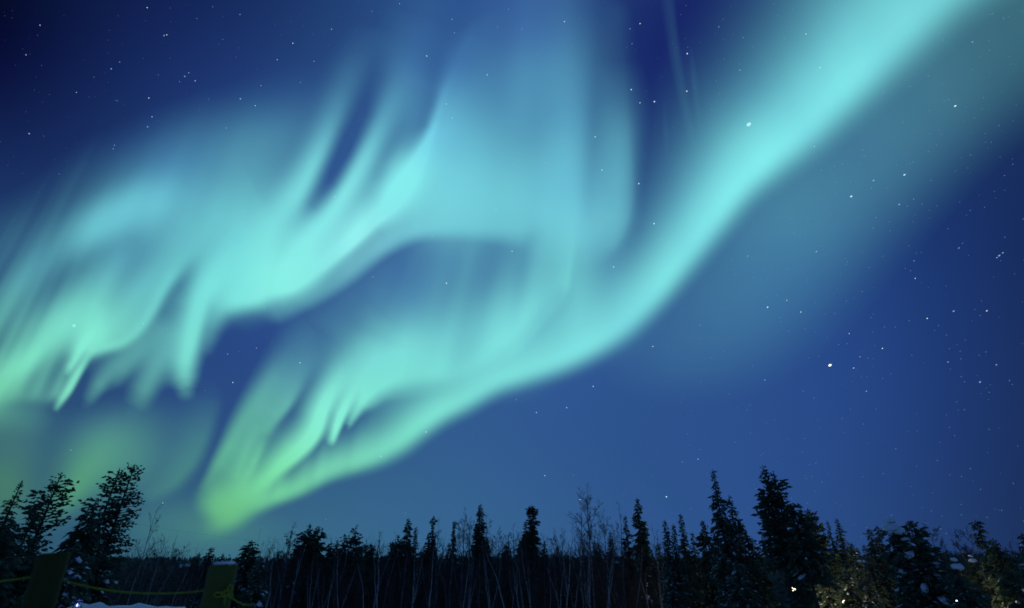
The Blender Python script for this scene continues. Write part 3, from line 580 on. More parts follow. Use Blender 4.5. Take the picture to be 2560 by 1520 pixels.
# ------------------------------------------------------------------ the spruces one can tell apart (tip x, tip y, distance, profile, label, options)
GS = 'spruces around the clearing'
D_ = dict
SPRUCES = [
 # left side
 (57,1201,27,[(20,4),(60,12),(100,24),(150,40),(250,60)],'dark dense spruce at the left edge, its thin tip leaning right',D_(snow=.15,dens=1.1,spray=.24)),
 (154,1182,28,[(10,14),(40,32),(80,44),(120,46),(150,34),(200,30),(260,30)],'open broad-headed spruce second from the left edge, dark against the green glow',D_(dens=.76,open_=.55,gap=.45,droop=.30,rise=.30,spray=.18,spw=.34)),
 (98,1258,29,[(15,14),(50,28),(110,38),(200,45)],'ragged open spruce between the leftmost dense spruce and the broad-headed one',D_(dens=.5,open_=.5,gap=.5,droop=.3,rise=.25,spray=.22,spw=.34)),
 (337,1160,33,[(5,11),(16,23),(40,24),(62,31),(110,40),(160,38),(205,54),(240,46)],'tallest open spruce on the left with a flat wide top and airy limbs',D_(dens=.72,open_=.55,gap=.45,droop=.32,rise=.30,spray=.17,spw=.36,bare=.12)),
 (300,1168,33.6,[(10,12),(40,22),(90,36),(150,44),(220,48)],'slimmer twin stem standing against the tallest open spruce on the left',D_(dens=.36,open_=.5,gap=.55,droop=.3,rise=.25,spray=.21,spw=.36,bare=.15)),
 (240,1252,30,[(10,5),(30,15),(60,22),(110,36),(170,46)],'shorter snow-dusted spruce tucked left of the tallest open spruce',D_(snow=.6,dens=.95,snow_lo=.4)),
 (15,1296,24,[(20,12),(60,35),(120,60)],'low dark spruce filling the bottom left corner',D_(snow=.2)),
 (88,1340,25,[(15,10),(50,26),(110,44)],'low bushy spruce behind the left post',D_(snow=.3)),
 (196,1352,21,[(12,10),(40,24),(90,40),(150,48)],'small spruce heavy with snow clumps just right of the left post',D_(snow=1.5,snow_lo=.15,snow_hi=1.0,snow_size=1.1)),
 (272,1368,31,[(10,8),(40,22),(100,36)],'low snow-flecked spruce under the tallest open spruce',D_(snow=.7)),
 # between left trees and the birches
 (499,1380,66,[(10,4),(30,8),(80,13)],'thin far spruce tip, first of the small ones left of the right post',D_(snow=.8,snow_lo=.3)),
 (487,1394,62,[(6,5),(20,10),(60,18)],'stubby far spruce leaning on the thin tip left of the right post',D_(snow=.9,snow_lo=.3)),
 (529,1366,64,[(5,5),(18,9),(60,12),(120,15)],'ragged far spruce rising just above the top of the right post',D_(snow=.2)),
 (543,1391,72,[(6,5),(20,8)],'tiny far spruce tip directly over the right post',D_()),
 (559,1382,72,[(8,5),(25,8),(60,9)],'small pointed far spruce over the right edge of the right post',D_()),
 (591,1390,68,[(8,5),(25,8),(60,12)],'small far spruce between the right post and the broad snowy spruce',D_()),
 (630,1349,38,[(8,9),(25,19),(45,22),(70,30),(110,40),(170,52)],'broad symmetrical spruce dotted with snow, right beside the right post',D_(snow=.75,snow_lo=.25,dens=1.1,rise=.3)),
 (655,1392,36,[(10,6),(40,16),(90,26)],'low spruce shoulder at the right foot of the broad snowy spruce',D_(snow=.9,snow_hi=1.)),
 (775,1308,46,[(8,5),(22,9),(36,22),(60,27),(100,33),(160,42)],'wide many-topped spruce in front of the far hillside, its left leader the taller',D_(snow=.3,snow_lo=.5,rise=.25,open_=.3)),
 (798,1314,46.5,[(8,7),(25,13),(45,19),(80,26),(140,30)],'right leader of the wide many-topped spruce',D_(rise=.25,open_=.3)),
 (829,1354,47,[(8,7),(25,13),(60,19),(120,26)],'short spruce clump at the right shoulder of the wide many-topped one',D_(open_=.3)),
 (863,1333,48,[(8,6),(25,10),(60,16),(110,24)],'shaggy spruce with a drooping left side, beside the open-limbed spruce',D_(open_=.2)),
 (891,1311,48.5,[(10,3),(22,11),(34,10),(44,19),(60,20),(100,22)],'spruce with separate open limbs and a bare spike, between shaggy neighbours',D_(dens=.7,open_=.6,gap=.5,rise=.3)),
 (899,1363,47.5,[(6,6),(25,12),(70,16)],'short dense spruce at the right foot of the open-limbed spruce',D_()),
 (925,1358,50,[(6,8),(20,15),(50,18),(110,22)],'blunt bushy spruce standing alone right of the open-limbed one',D_(snow=.2,snow_lo=.5)),
 (943,1376,54,[(8,4),(40,7),(90,10)],'slim low spruce right of the blunt bushy spruce',D_()),
 (955,1389,55,[(8,4),(40,7)],'lowest slim spruce in the gap before the three-topped clump',D_()),
 (976,1375,52,[(6,6),(30,9),(80,12)],'stubby dark spruce at the left foot of the three-topped clump',D_()),
 (996,1336,50,[(8,4),(20,9),(36,17),(70,21),(120,24)],'left spruce of the three-topped clump, with upturned arms',D_(open_=.4,rise=.3)),
 (1022,1294,50.5,[(8,5),(25,9),(60,12),(90,17),(140,23)],'middle and tallest spruce of the three-topped clump',D_(snow=.15,snow_lo=.6,dens=1.2)),
 (1040,1316,50,[(8,3),(30,6),(60,9),(100,14)],'slender right spruce of the three-topped clump',D_(snow=.2,snow_lo=.5)),
 (1084,1287,51,[(8,1.5),(13,7),(20,8),(26,3),(35,5),(55,8),(90,13),(130,17)],'narrow spruce with a dark tuft below its bare spike, left of the slimmest spruce',D_(dens=1.25,snow=.12,snow_lo=.6)),
 (1073,1329,50.6,[(8,4),(30,7),(60,12),(110,18)],'lower spruce on the left flank of the tufted narrow spruce',D_()),
 (1136,1301,52,[(5,5),(12,6),(20,4),(40,6),(60,7),(90,10),(130,13)],'slimmest candle spruce, between the tufted one and the tall central column',D_(dens=1.25)),
 (1201,1258,52,[(6,3),(15,7),(28,10),(34,6),(60,11),(100,16),(150,22)],'tall dense spruce column left of centre, widening evenly downward',D_(dens=1.3)),
 (1219,1348,51.5,[(8,5),(40,9),(90,13)],'short spruce pressed to the right side of the tall central column',D_()),
 (1329,1261,50,[(3,4),(9,11),(20,14),(28,8),(40,12),(55,11),(70,15),(95,17),(140,19)],'spruce with a heavy bent club top, right of the centre of the photo',D_(dens=1.3,snow=.25,snow_lo=.5)),
 (1314,1302,50.4,[(4,5),(12,5),(20,4),(35,9),(60,14),(110,18)],'lower leader on the left of the club-topped spruce',D_(snow=.25,snow_lo=.5)),
 (1485,1348,56,[(8,4),(40,8),(80,10)],'small spruce seen through the twigs of the tallest birch',D_()),
 (1525,1328,55,[(8,4),(40,8),(90,12)],'thin spruce between the tallest birch and the bent-tipped spruce',D_()),
 (1563,1288,47,[(10,3),(28,5),(45,9),(80,11),(130,14)],'pointed spruce just left of the bent-tipped spruce',D_()),
 (1591,1243,45,[(3,3),(10,5),(25,8),(60,13),(90,15),(140,19)],'tall spruce with a bent tip and snow clumps low down, left of the dense stand',D_(dens=1.25,snow=.5,snow_lo=.48,snow_size=1.15)),
 (1644,1358,40,[(4,5),(20,6),(70,9)],'broken-topped thin spruce in the gap before the dense stand',D_(snow=.3)),
 # the dense stand on the right
 (1661,1299,36,[(10,3),(30,7),(60,10),(110,15)],'first spruce of the dense stand on the right, with a needle tip',D_(snow=.35,snow_lo=.5,dens=1.2)),
 (1682,1309,36.5,[(6,5),(30,6),(80,10)],'blunt narrow spruce, second in the dense stand',D_(snow=.2,snow_lo=.5,dens=1.2)),
 (1700,1284,36,[(15,2.5),(25,6),(60,10),(110,17)],'third spruce of the dense stand, with a long thin leader',D_(snow=.35,snow_lo=.4,dens=1.2)),
 (1730,1329,36.5,[(8,3),(40,9),(90,14)],'short spruce between the thin-leader spruce and the hook-topped one',D_(snow=.25,snow_lo=.4)),
 (1754,1300,35,[(5,5),(12,8),(25,11),(45,16),(90,20)],'hook-topped bushy spruce left of the tall spire',D_(snow=.35,snow_lo=.4,dens=1.2)),
 (1781,1318,33,[(10,3),(30,6),(70,12)],'small spruce at the left foot of the tall spire',D_(snow=.4)),
 (1781,1172,31,[(7,6),(11,2),(22,3),(40,8),(70,13),(85,18),(100,14),(140,23),(200,30),(300,44)],'tall spire spruce loaded with big snow clumps, left peak of the dense stand',D_(dens=1.15,snow=1.5,snow_lo=.20,snow_size=1.2)),
 (1822,1237,31.5,[(14,2.5),(30,10),(60,13),(100,15)],'shorter spike growing against the right side of the tall spire',D_(snow=.5,snow_lo=.3)),
 (1847,1294,33,[(5,7),(20,12),(60,16),(110,22)],'rounded spruce in the dip between the two tallest peaks',D_(snow=.5,snow_lo=.2,open_=.2)),
 (1880,1345,34,[(6,6),(20,14),(60,22)],'low spruce with spreading arms at the left foot of the wide-limbed peak',D_(snow=.5,open_=.4)),
 (1906,1162,30,[(8,5),(16,7),(28,11),(42,14),(58,16),(78,22),(98,26),(150,32),(210,42),(300,56)],'tallest wide-limbed spruce of the dense stand, its limbs stepping out to the right',D_(snow=.45,snow_lo=.35,rise=.38,open_=.3,snow_size=1.2,bare=.42)),
 (1932,1177,30.4,[(10,5),(25,11),(38,24),(60,20),(100,26)],'second leader on the right of the tallest wide-limbed spruce',D_(rise=.4,open_=.4,gap=.4,dens=.8)),
 (1981,1257,29.5,[(5,13),(20,20),(50,27),(100,36),(180,48)],'black blunt-topped spruce right of the tallest peak, in front of the lamp glow',D_(snow=.35,snow_lo=.3,snow_size=1.3,open_=.2,bare=.46)),
 # further back, lit by the lamps
 (2019,1271,44,[(8,8),(25,14),(40,20),(60,25),(100,34),(160,40)],'green lamplit spruce with fingered limbs, behind the black blunt-topped one',D_(rise=.2,open_=.5,dens=.9)),
 (2066,1299,46,[(22,1.5),(40,5),(80,11),(130,16)],'thin lamplit spruce with a long bare spike',D_(snow=.3,snow_lo=.4)),
 (2089,1294,45,[(10,3.5),(30,8),(60,11),(100,17),(160,22)],'pointed lamplit spruce, tallest between the black blunt-topped one and the snow-capped one',D_(snow=.35,snow_lo=.3)),
 (2128,1356,43,[(6,7),(30,13),(80,20)],'short frosted lamplit spruce in the middle of the lit group',D_(snow=1.2,snow_lo=.1,snow_hi=1.)),
 (2159,1360,44,[(8,4),(30,8),(80,14)],'small dark spruce tip just left of the paired lamplit tops',D_(snow=.3)),
 (2170,1320,45,[(5,6),(20,10),(60,15),(120,20)],'left of the paired lamplit tops, tipped with snow',D_(snow=.7,snow_lo=.05,snow_hi=1.)),
 (2190,1312,46,[(5,4),(25,8),(80,15),(140,20)],'right of the paired lamplit tops, narrow and clean',D_(snow=.2)),
 # black foreground trees at the right
 (2223,1303,27,[(4,14),(30,20),(60,24),(110,30),(180,36)],'black spruce crowned with two thick caps of snow',D_(snow=.4,snow_lo=.1,snow_size=1.3)),
 (2270,1302,27,[(5,8),(15,18),(40,23),(60,30),(82,42),(140,54),(220,60)],'wide black spruce with a square ragged top, right of the snow-capped one',D_(snow=.6,snow_lo=.25,snow_size=1.4,open_=.3,rise=.3)),
 (2383,1402,26,[(4,12),(20,16),(60,26),(110,32)],'small black spruce under a mushroom of snow, low on the right',D_(snow=.6,snow_lo=.1,snow_size=1.2)),
 (2437,1299,36,[(4,10),(20,12),(40,12),(60,14),(100,20),(160,28)],'leaning-topped spruce rising alone near the right edge',D_(snow=.3,snow_lo=.3,dens=1.2)),
 (2481,1345,35,[(6,9),(30,17),(60,25),(120,32)],'bushy spruce just right of the leaning-topped one',D_(snow=.4,snow_lo=.2)),
 (2552,1332,30,[(5,6),(30,15),(60,21),(120,30)],'spruce cut off by the right edge of the photo',D_(snow=.4,snow_lo=.1)),
 # fillers low in the stand
 (1716,1392,34,[(10,7),(40,16),(90,24)],'low snowy spruce under the first tips of the dense stand',D_(snow=.9)),
 (1668,1408,34,[(10,7),(40,15),(90,22)],'knee-high looking spruce with white clumps at the left end of the dense stand',D_(snow=1.2,snow_hi=1.)),
 (1838,1400,30,[(10,8),(40,20),(90,30)],'low spruce covered in snow pads under the tall spire',D_(snow=1.0,snow_hi=1.,snow_size=1.2)),
 (2048,1392,38,[(10,7),(40,16),(90,24)],'low frosted spruce in the lamp glow right of the black blunt spruce',D_(snow=.9,snow_hi=1.)),
 (2108,1412,37,[(10,7),(40,16),(90,24)],'low frosted spruce below the tallest lamplit top',D_(snow=.9,snow_hi=1.)),
 (2152,1420,36,[(10,7),(40,18),(90,26)],'low dark spruce below the paired lamplit tops',D_(snow=.7)),
 (2318,1398,33,[(10,8),(40,18),(90,28)],'low spruce at the right foot of the wide black spruce',D_(snow=.7)),
 (2425,1392,40,[(10,8),(40,20),(90,30)],'brownish lamplit spruce behind the mushroom of snow',D_(snow=.3,open_=.3)),
 (2515,1400,33,[(10,8),(40,20),(90,32)],'low shadowed spruce in the bottom right corner',D_(snow=.5)),
]
for (x, y, dist, prof, lab, kw) in SPRUCES:
    if x > 1640 and kw.get('snow', 0): kw = dict(kw, snow=kw['snow']*1.5)
    root, H, mpu = place_conifer('spruce_tree', x, y, dist, prof, lab, group=GS, **kw)
    if 'two thick caps' in lab or 'mushroom' in lab:      # the big snow caps on the two black trees
        rng = np.random.default_rng(3); p = Pack()
        caps = [((-.05,-.1,H+.0),(.21,.22,.13)),((-.13,-.15,H-.30),(.33,.34,.20)),((.10,-.28,H-.42),(.20,.22,.15)),((.24,-.25,H-.72),(.18,.2,.12))] if 'two' in lab else [((0,-.05,H+.03),(.11,.11,.07)),((.0,-.10,H-.22),(.23,.22,.12))]
        for c, r in caps: p.add(*lump(np.array(c), np.array([1,.2,rng.uniform(-.35,.1)]), r, rng, 12, 8))
        o = p.build('snow_cap', M_SNOW, root, smooth=True)
        sub = o.modifiers.new('round', 'SUBSURF'); sub.levels = 1; sub.render_levels = 1

# young spruces filling the centre of the treeline
rng = np.random.default_rng(12)
for k, x in enumerate([668,690,705,712,742,846,858,918,932,968,1004,1030,1066,1124,1168,1212,1228,1276,1318,1362,1392,846,872,911,962,985,1012,1056,1098,1112,1150,1182,1238,1262,1300,1348,1376,1408,1436,1470,1500,1540,1606,1622]):
    place_conifer('spruce_tree', x+rng.normal()*5, rng.uniform(1346,1410), rng.uniform(50,60), [(8,4),(25,rng.uniform(6,10)),(60,rng.uniform(9,16)),(110,rng.uniform(14,24))], 'young dark spruce low in the central thicket, its tip barely above the far hill', group='young spruces in the thicket', snow=float(rng.uniform(0,.4)), snow_lo=.2, snow_hi=1.)

# ------------------------------------------------------------------ bare birches
def birch_geo(H, seed, r0, fork=.45, spread=.5, twig=1.0, lean=(0,0), n1=14, up=.75, wav=.02, fork2=False):
    rng = np.random.default_rng(seed); trunk, crown = Pack(), Pack()
    zt = np.linspace(0, H*.92, 12); b = np.cumsum(rng.normal(size=(12,2))*wav*H/6, axis=0)*((zt/H)**.5)[:,None]; b -= b[-1]*(zt/zt[-1])[:,None]
    b += np.array(lean)[None]*((zt/zt[-1])**1.5)[:,None]
    stem = np.c_[b, zt]; trunk.add(*tube(stem, r0*(1-zt/H)**.75+.009, 7))
    if fork2:
        i0 = int(rng.integers(3, 6)); p0 = stem[i0]; a = rng.uniform(0, 6.28); u = np.linspace(0, 1, 7); Lf = (H*.86-p0[2])*rng.uniform(.75, 1.0)
        st2 = p0+np.c_[np.cos(a)*Lf*.16*u**.8+rng.normal(size=7)*.02*u, np.sin(a)*Lf*.16*u**.8+rng.normal(size=7)*.02*u, Lf*u]; trunk.add(*tube(st2, r0*.62*(1-u)**.7+.008, 6))
    stack = []
    if fork2:
        for i in range(2, 7): stack.append((st2[i], np.array([math.cos(a+i*2.2)*.5, math.sin(a+i*2.2)*.5, .8])/1.06, H*.10, .010, 1))
    for k in range(n1):
        f = fork+(.97-fork)*((k+rng.random())/n1); z = f*H*.92; az = k*2.4+rng.normal()*.5
        p = np.array([np.interp(z, zt, b[:,0]), np.interp(z, zt, b[:,1]), z]); L = spread*H*(.30*(1-f)+.10)*(.7+.6*rng.random())
        d = np.array([math.cos(az)*(1-up*.55), math.sin(az)*(1-up*.55), up]); stack.append((p, d/np.linalg.norm(d), L, r0*.42*(1-f)+.011, 0))
    stack.append((stem[-1], np.array([lean[0]*.1, lean[1]*.1, 1.]), H*.10, .012, 1))
    while stack:
        p, d, L, r, lev = stack.pop(); n = 5 if lev == 0 else 4
        pts = [p]; dd = d.copy()
        for i in range(n-1):
            dd = dd+rng.normal(size=3)*.13+np.array([0,0,.06 if lev < 2 else -.03]); dd /= np.linalg.norm(dd); pts.append(pts[-1]+dd*L/(n-1))
        pts = np.array(pts); crown.add(*tube(pts, np.linspace(r, max(r*.45, .0055), n), 4 if lev == 0 else 3))
        if lev < 3:
            m = [6, 5, 3][lev]; m = max(1, int(m*twig+rng.random()*.8))
            for q in range(m):
                s = .25+.75*(q+rng.random())/m; i = min(int(s*(n-1)), n-2); pp = pts[i]+(pts[i+1]-pts[i])*(s*(n-1)-i)
                a = rng.normal(size=3); t = (pts[i+1]-pts[i]); t /= np.linalg.norm(t); a -= t*np.dot(a, t); a /= np.linalg.norm(a)+1e-9
                nd_ = t*.8+a*.62+np.array([0,0,.15]); stack.append((pp, nd_/np.linalg.norm(nd_), L*(.55-.25*s)*(.7+.6*rng.random()), max(r*.5, .0065), lev+1))
    return trunk, crown
def place_birch(x, y, dist, label, name='birch_tree', cat='tree', group='bare birches', r0=.055, lean_px=0.0, **kw):
    X, Y, Z, mpu = sight(x, y, dist); zg = float(ground_z(X, Y)); H = Z-zg+.1
    root = empty(name, (X-lean_px*mpu, Y, zg-.1)); tag(root, label, cat, group)
    t, c = birch_geo(H, int(x*11+y*5) % 99991, r0, lean=(lean_px*mpu, 0), **kw)
    t.build('trunk', M_BIRCH, root); c.build('crown', M_TWIG, root)
    return root
BIRCHES = [
 (392,1272,38,'leafless slender shrub with long bare wands, right of the tallest open spruce on the left',D_(r0=.022,fork=.35,spread=.9,twig=.55,n1=9)),
 (415,1345,40,'low fan of bare wands right of the slender leafless shrub',D_(r0=.018,fork=.2,spread=1.2,twig=.7,n1=10,up=.5)),
 (436,1366,60,'rounded bare bush on the skyline, left of the small far spruces',D_(r0=.03,fork=.3,spread=1.3,twig=1.1,n1=16,up=.45)),
 (374,1380,58,'wispy bare bush on the skyline beneath the tallest open spruce',D_(r0=.03,fork=.3,spread=1.2,twig=1.0,n1=14,up=.45)),
 (734,1312,44,'feathery birch with drooping fine twigs left of the wide many-topped spruce',D_(r0=.05,fork=.45,spread=.8,twig=1.15,n1=16,up=.55)),
 (757,1352,45,'thin bare sapling pressed between the feathery birch and the many-topped spruce',D_(r0=.03,fork=.5,spread=.4,twig=.6,n1=8)),
 (1098,1300,50,'straight single birch between the tufted spruce and the slimmest candle spruce',D_(r0=.05,fork=.5,spread=.5,twig=.8,n1=12,up=.8)),
 (1163,1278,49,'double-stemmed birch with a wide twiggy crown left of the tall central column',D_(r0=.085,fork=.42,spread=.8,twig=1.05,n1=16,up=.8)),
 (1176,1300,49.3,'right stem of the double birch left of the tall central column',D_(r0=.075,fork=.45,spread=.7,twig=1.0,n1=14,up=.8)),
 (1217,1286,53,'birch whose twigs spray out right of the tall central column',D_(r0=.05,fork=.5,spread=.8,twig=1.0,n1=15)),
 (1248,1324,54,'rounded birch crown midway between the central column and the club-topped spruce',D_(r0=.05,fork=.45,spread=1.0,twig=1.0,n1=16,up=.6)),
 (1283,1316,52,'birch with a dark curving limb left of the club-topped spruce',D_(r0=.05,fork=.5,spread=.8,twig=.9,n1=13)),
 (1359,1340,50,'wide fan-shaped birch right of the club-topped spruce',D_(r0=.05,fork=.4,spread=1.1,twig=1.0,n1=16,up=.55)),
 (1392,1326,48,'birch leaning left with long arching twigs, left of the tallest birch',D_(r0=.05,fork=.4,spread=.9,twig=.9,n1=14,lean_px=-38)),
 (1451,1248,44,'slim birch at the left side of the tallest birch',D_(r0=.045,fork=.42,spread=.5,twig=.9,n1=14,up=.85)),
 (1466,1217,44.5,'tallest birch, its forked bare crown standing clear of the treeline',D_(r0=.075,fork=.40,spread=.75,twig=1.05,n1=18,up=.8)),
 (1508,1282,45,'birch with a rounded crown at the right side of the tallest birch',D_(r0=.05,fork=.45,spread=.9,twig=1.0,n1=15)),
 (1548,1265,46,'birch with tips arching over toward the pointed spruce',D_(r0=.05,fork=.5,spread=.7,twig=.8,n1=12,lean_px=10)),
 (1632,1318,42,'pair of bare wands in the gap left of the dense stand',D_(r0=.03,fork=.5,spread=.4,twig=.5,n1=6,up=.9)),
 (2318,1312,50,'pale misty birch right of the wide black spruce',D_(r0=.05,fork=.4,spread=.9,twig=1.1,n1=14)),
 (2382,1330,52,'forked pale birch between the wide black spruce and the leaning-topped one',D_(r0=.06,fork=.45,spread=.8,twig=1.1,n1=14)),
 (2418,1325,54,'faint twiggy birch just left of the leaning-topped spruce',D_(r0=.04,fork=.4,spread=.8,twig=1.1,n1=13)),
 (2524,1362,48,'faint bare birch between the bushy spruce and the one cut off by the right edge',D_(r0=.04,fork=.4,spread=.8,twig=1.0,n1=12)),
]
for (x, y, dist, lab, kw) in BIRCHES: place_birch(x, y, dist, lab, **kw)
# the thicket: pale stems in the dark between x 660 and 1660, a few prototypes copied
rng = np.random.default_rng(5)
TH = 'thin pale birch stem in the dark thicket below the central treeline'
protos = []
for k in range(10):
    t, c = birch_geo(6.6, 900+k, .026+.011*(k % 4), fork=.5, spread=.62, twig=.75, n1=9, up=.75, lean=(rng.normal()*.8, rng.normal()*.8), wav=.055, fork2=k % 3 != 0)
    root = empty('birch_sapling'); tag(root, TH, 'tree', 'thicket birches'); t.build('trunk', M_BIRCH, root); c.build('crown', M_TWIG, root); protos.append(root)
def copy_tree(o):
    c = o.copy(); COL.objects.link(c)
    for ch in o.children: d = ch.copy(); COL.objects.link(d); d.parent = c; d.matrix_parent_inverse.identity()
    return c
spots = []
for k in range(92):
    x = 668+1000*np.clip((k+rng.normal()*2.2)/92, 0, 1); spots.append((x, rng.uniform(1326,1400), rng.uniform(33, 58)))
for k in range(14): spots.append((rng.uniform(230,500), rng.uniform(1392,1420), rng.uniform(40,60)))
for k in range(16): spots.append((rng.uniform(2290,2560), rng.uniform(1350,1400), rng.uniform(38,55)))
for k, (x, y, dist) in enumerate(spots):
    X, Y, Z, mpu = sight(x, y, dist); zg = float(ground_z(X, Y)); H = Z-zg
    o = protos[k] if k < 10 else copy_tree(protos[int(rng.integers(10))])
    o.location = (X, Y, zg-.1); o.rotation_euler = (rng.normal()*.04, rng.normal()*.085, rng.uniform(0, 6.28)); s = H/6.6; o.scale = (s*.95+.05, s*.95+.05, s)
    if not (668 <= x <= 1668):
        o['label'] = 'thin bare stem beneath the open spruces at the left' if x < 600 else 'thin bare stem among the spruces at the far right'; o['group'] = 'bare stems at the left' if x < 600 else 'bare stems at the far right'

# ------------------------------------------------------------------ woods that read as one mass: the valley floor and the far hill
def low_conifers(pts, seed, tiers=7, k=7):
    """ragged small conifers, many in one mesh"""
    rng = np.random.default_rng(seed); p = Pack()
    for (x, y, z, h) in pts:
        r = h*rng.uniform(.10,.17); n = tiers; m = 46
        dep = h*(1-np.sqrt(rng.random(m))*.0-rng.random(m)**.9*.95); dep = np.clip(h-dep, .02*h, .95*h)
        az = rng.uniform(0, 6.28, m); rad = r*(dep/h)**.8*rng.uniform(.5,1.2,m)+.05
        P = np.stack([np.cos(az)*rad*.1, np.sin(az)*rad*.1, h-dep], 1)
        D = np.stack([np.cos(az), np.sin(az), rng.normal(size=m)*.2-.18], 1); D /= np.linalg.norm(D, axis=1, keepdims=True)
        V, F = sprig_quads(P, D, rad*1.25, .35*rad+.02*h, rng)
        p.add(V+np.array([x, y, z]), F)
        p.add(np.array([[-.03*h*.3,0,0],[.03*h*.3,0,0],[0,0,h]])+np.array([x,y,z]), np.array([[0,1,2]]))
    return p
rng = np.random.default_rng(9); pts = []
for k in range(1500):
    d = 58+170*rng.random()**1.4; a = rng.uniform(-.98, .98); X, Y = d*math.sin(a), d*math.cos(a); zg = float(ground_z(X, Y))
    # keep the crowns below the far skyline
    top = 1.62+d*(.004+rng.normal()*.012); h = np.clip(top-zg, 2.5, 14)
    pts.append((X, Y, zg-.1, h))
o = low_conifers(pts, 4).build('forest', M_WOOD); tag(o, 'dark mass of spruce wood filling the valley behind the thicket', 'forest', kind='stuff')
pts = []
while len(pts) < 9000:
    X = rng.uniform(-1500, 1500); Y = rng.uniform(330, 1010)
    if abs(math.atan2(X, Y)) > .99 or patch(X, Y) > .42: continue
    pts.append((X, Y, float(ground_z(X, Y))-.2, rng.uniform(4.0, 7.5)))
V_, F_ = [], []
for q, (x, y, z, h) in enumerate(pts):
    r = h*.2; a = rng.uniform(0, 6.28); an = a+np.arange(5)*2*math.pi/5
    V_.append(np.vstack([np.c_[np.cos(an)*r*rng.uniform(.7,1.2,5)+x, np.sin(an)*r+y, np.full(5, z)+rng.uniform(0,.2*h,5)], [[x, y, z+h]]]))
    F_.append(np.stack([np.arange(5), (np.arange(5)+1) % 5, np.full(5, 5)], 1)+6*q)
o = make_mesh('far_forest', np.concatenate(V_), [np.concatenate(F_)], M_WOOD); tag(o, 'dark spruce wood on the low hill along the horizon', 'forest', kind='stuff')
# brush: fine bare twigs between the birches, far too many to count
p = Pack(); rng = np.random.default_rng(31)
for k in range(520):
    x = rng.uniform(640, 1680) if k < 430 else (rng.uniform(300, 520) if k < 460 else rng.uniform(2280, 2560)); d = rng.uniform(40, 66)
    X, Y, Z, mpu = sight(x, rng.uniform(1350, 1425), d); zg = float(ground_z(X, Y)); H = max(Z-zg, 1.5)
    for q in range(6):
        a = rng.uniform(0, 6.28); sp = rng.uniform(.05, .22)*H; z = np.linspace(0, H*rng.uniform(.6,1.0), 5); f = (z/H)**1.4
        st = np.c_[X+np.cos(a)*sp*f, Y+np.sin(a)*sp*f, zg-.1+z]; p.add(*tube(st, np.linspace(.012, .006, 5), 3))
        for w in range(5):
            i = int(rng.integers(1, 4)); b = st[i]+(st[i+1]-st[i])*rng.random(); d3 = rng.normal(size=3)*.5+np.array([0,0,.8]); d3 /= np.linalg.norm(d3)
            p.add(*tube(np.stack([b, b+d3*.25*H*.5, b+d3*.5*H*.5+rng.normal(size=3)*.05]), [.008,.007,.005], 3))
o = p.build('brush', M_TWIG); tag(o, 'tangle of fine bare twigs between the birch stems', 'brush', kind='stuff')
# ------------------------------------------------------------------ rope barrier
M_POST = noisy('post_paint', (.068,.076,.012), (.125,.132,.02), 4.0, .7, .3, 5, .3, .7, bump=.3, stretch=(1,1,.3))
M_POST2 = noisy('post_paint_dark', (.030,.036,.008), (.060,.068,.012), 4.0, .8, .2, 5, .3, .7, bump=.3, stretch=(1,1,.3))  # darker tone of the same olive paint, for the left post only
M_ROPE = noisy('rope_fibre', (.22,.24,.018), (.33,.33,.04), 30, .8, .2, 3)
def barrier_post(x, y, dist, r, label, snow, mat, tilt=0.0):
    X, Y, Z, mpu = sight(x, y, dist); zg = float(ground_z(X, Y)); root = empty('barrier_post', (X, Y, zg)); tag(root, label, 'post', 'rope barrier posts')
    h = Z-zg; root.location.x += h*math.tan(math.radians(tilt)); root.rotation_euler = (0, -math.radians(tilt), 0); k = 28; an = np.arange(k)*2*math.pi/k; rng = np.random.default_rng(int(x))
    rows = [(-.3, r*1.01), (h*.3, r*1.0), (h*.7, r*.995), (h-.012, r*.985), (h-.003, r*.965), (h, r*.93), (h+.001, r*.5)]
    V = np.concatenate([np.c_[np.cos(an)*q*(1+.012*np.sin(3*an+1)), np.sin(an)*q, np.full(k, z)] for z, q in rows]+[np.array([[0,0,h+.001]])])
    F = [np.stack([i*k+np.arange(k), i*k+(np.arange(k)+1) % k, (i+1)*k+(np.arange(k)+1) % k, (i+1)*k+np.arange(k)], 1) for i in range(len(rows)-1)]
    t = (len(rows)-1)*k; F3 = np.stack([t+np.arange(k), t+(np.arange(k)+1) % k, np.full(k, len(V)-1)], 1)
    make_mesh('post_body', V, [np.concatenate(F), F3], mat, root, smooth=True)
    if snow:
        p = Pack(); p.add(*lump(np.array([0,0,h+.003]), np.array([1,0,0.]), (r*.82, r*.8, .014), rng, 18, 7)); p.build('snow_cap', M_SNOW, root, smooth=True)
    return np.array([X, Y, zg]), h
PB, hB = barrier_post(560, 1412, 3.9, .080, 'olive painted round post with a rope knotted round it and snow on top', True, M_POST, 1.5)
PA, hA = barrier_post(137, 1381, 4.2, .075, 'olive painted round post at the left, dim in front of the spruces', False, M_POST2, 5.0)
PC = PA+(PA-PB)*1.0+np.array([0,-.3,0]); PC[2] = float(ground_z(PC[0], PC[1]))
def rope_piece(pts, r=.0048, k=8):
    """twisted rope: a tube with a spiral ridge"""
    pts = np.asarray(pts, float); t = np.linspace(0, 1, len(pts)); tt = np.linspace(0, 1, max(24, len(pts)*8))
    P = np.stack([np.interp(tt, t, pts[:,i]) for i in range(3)], 1)
    if len(pts) > 3:
        for _ in range(6): P[1:-1] = (P[:-2]+2*P[1:-1]+P[2:])/4
    return tube(P, r*(1+.13*np.sin(np.arange(len(P))*1.9)), k)
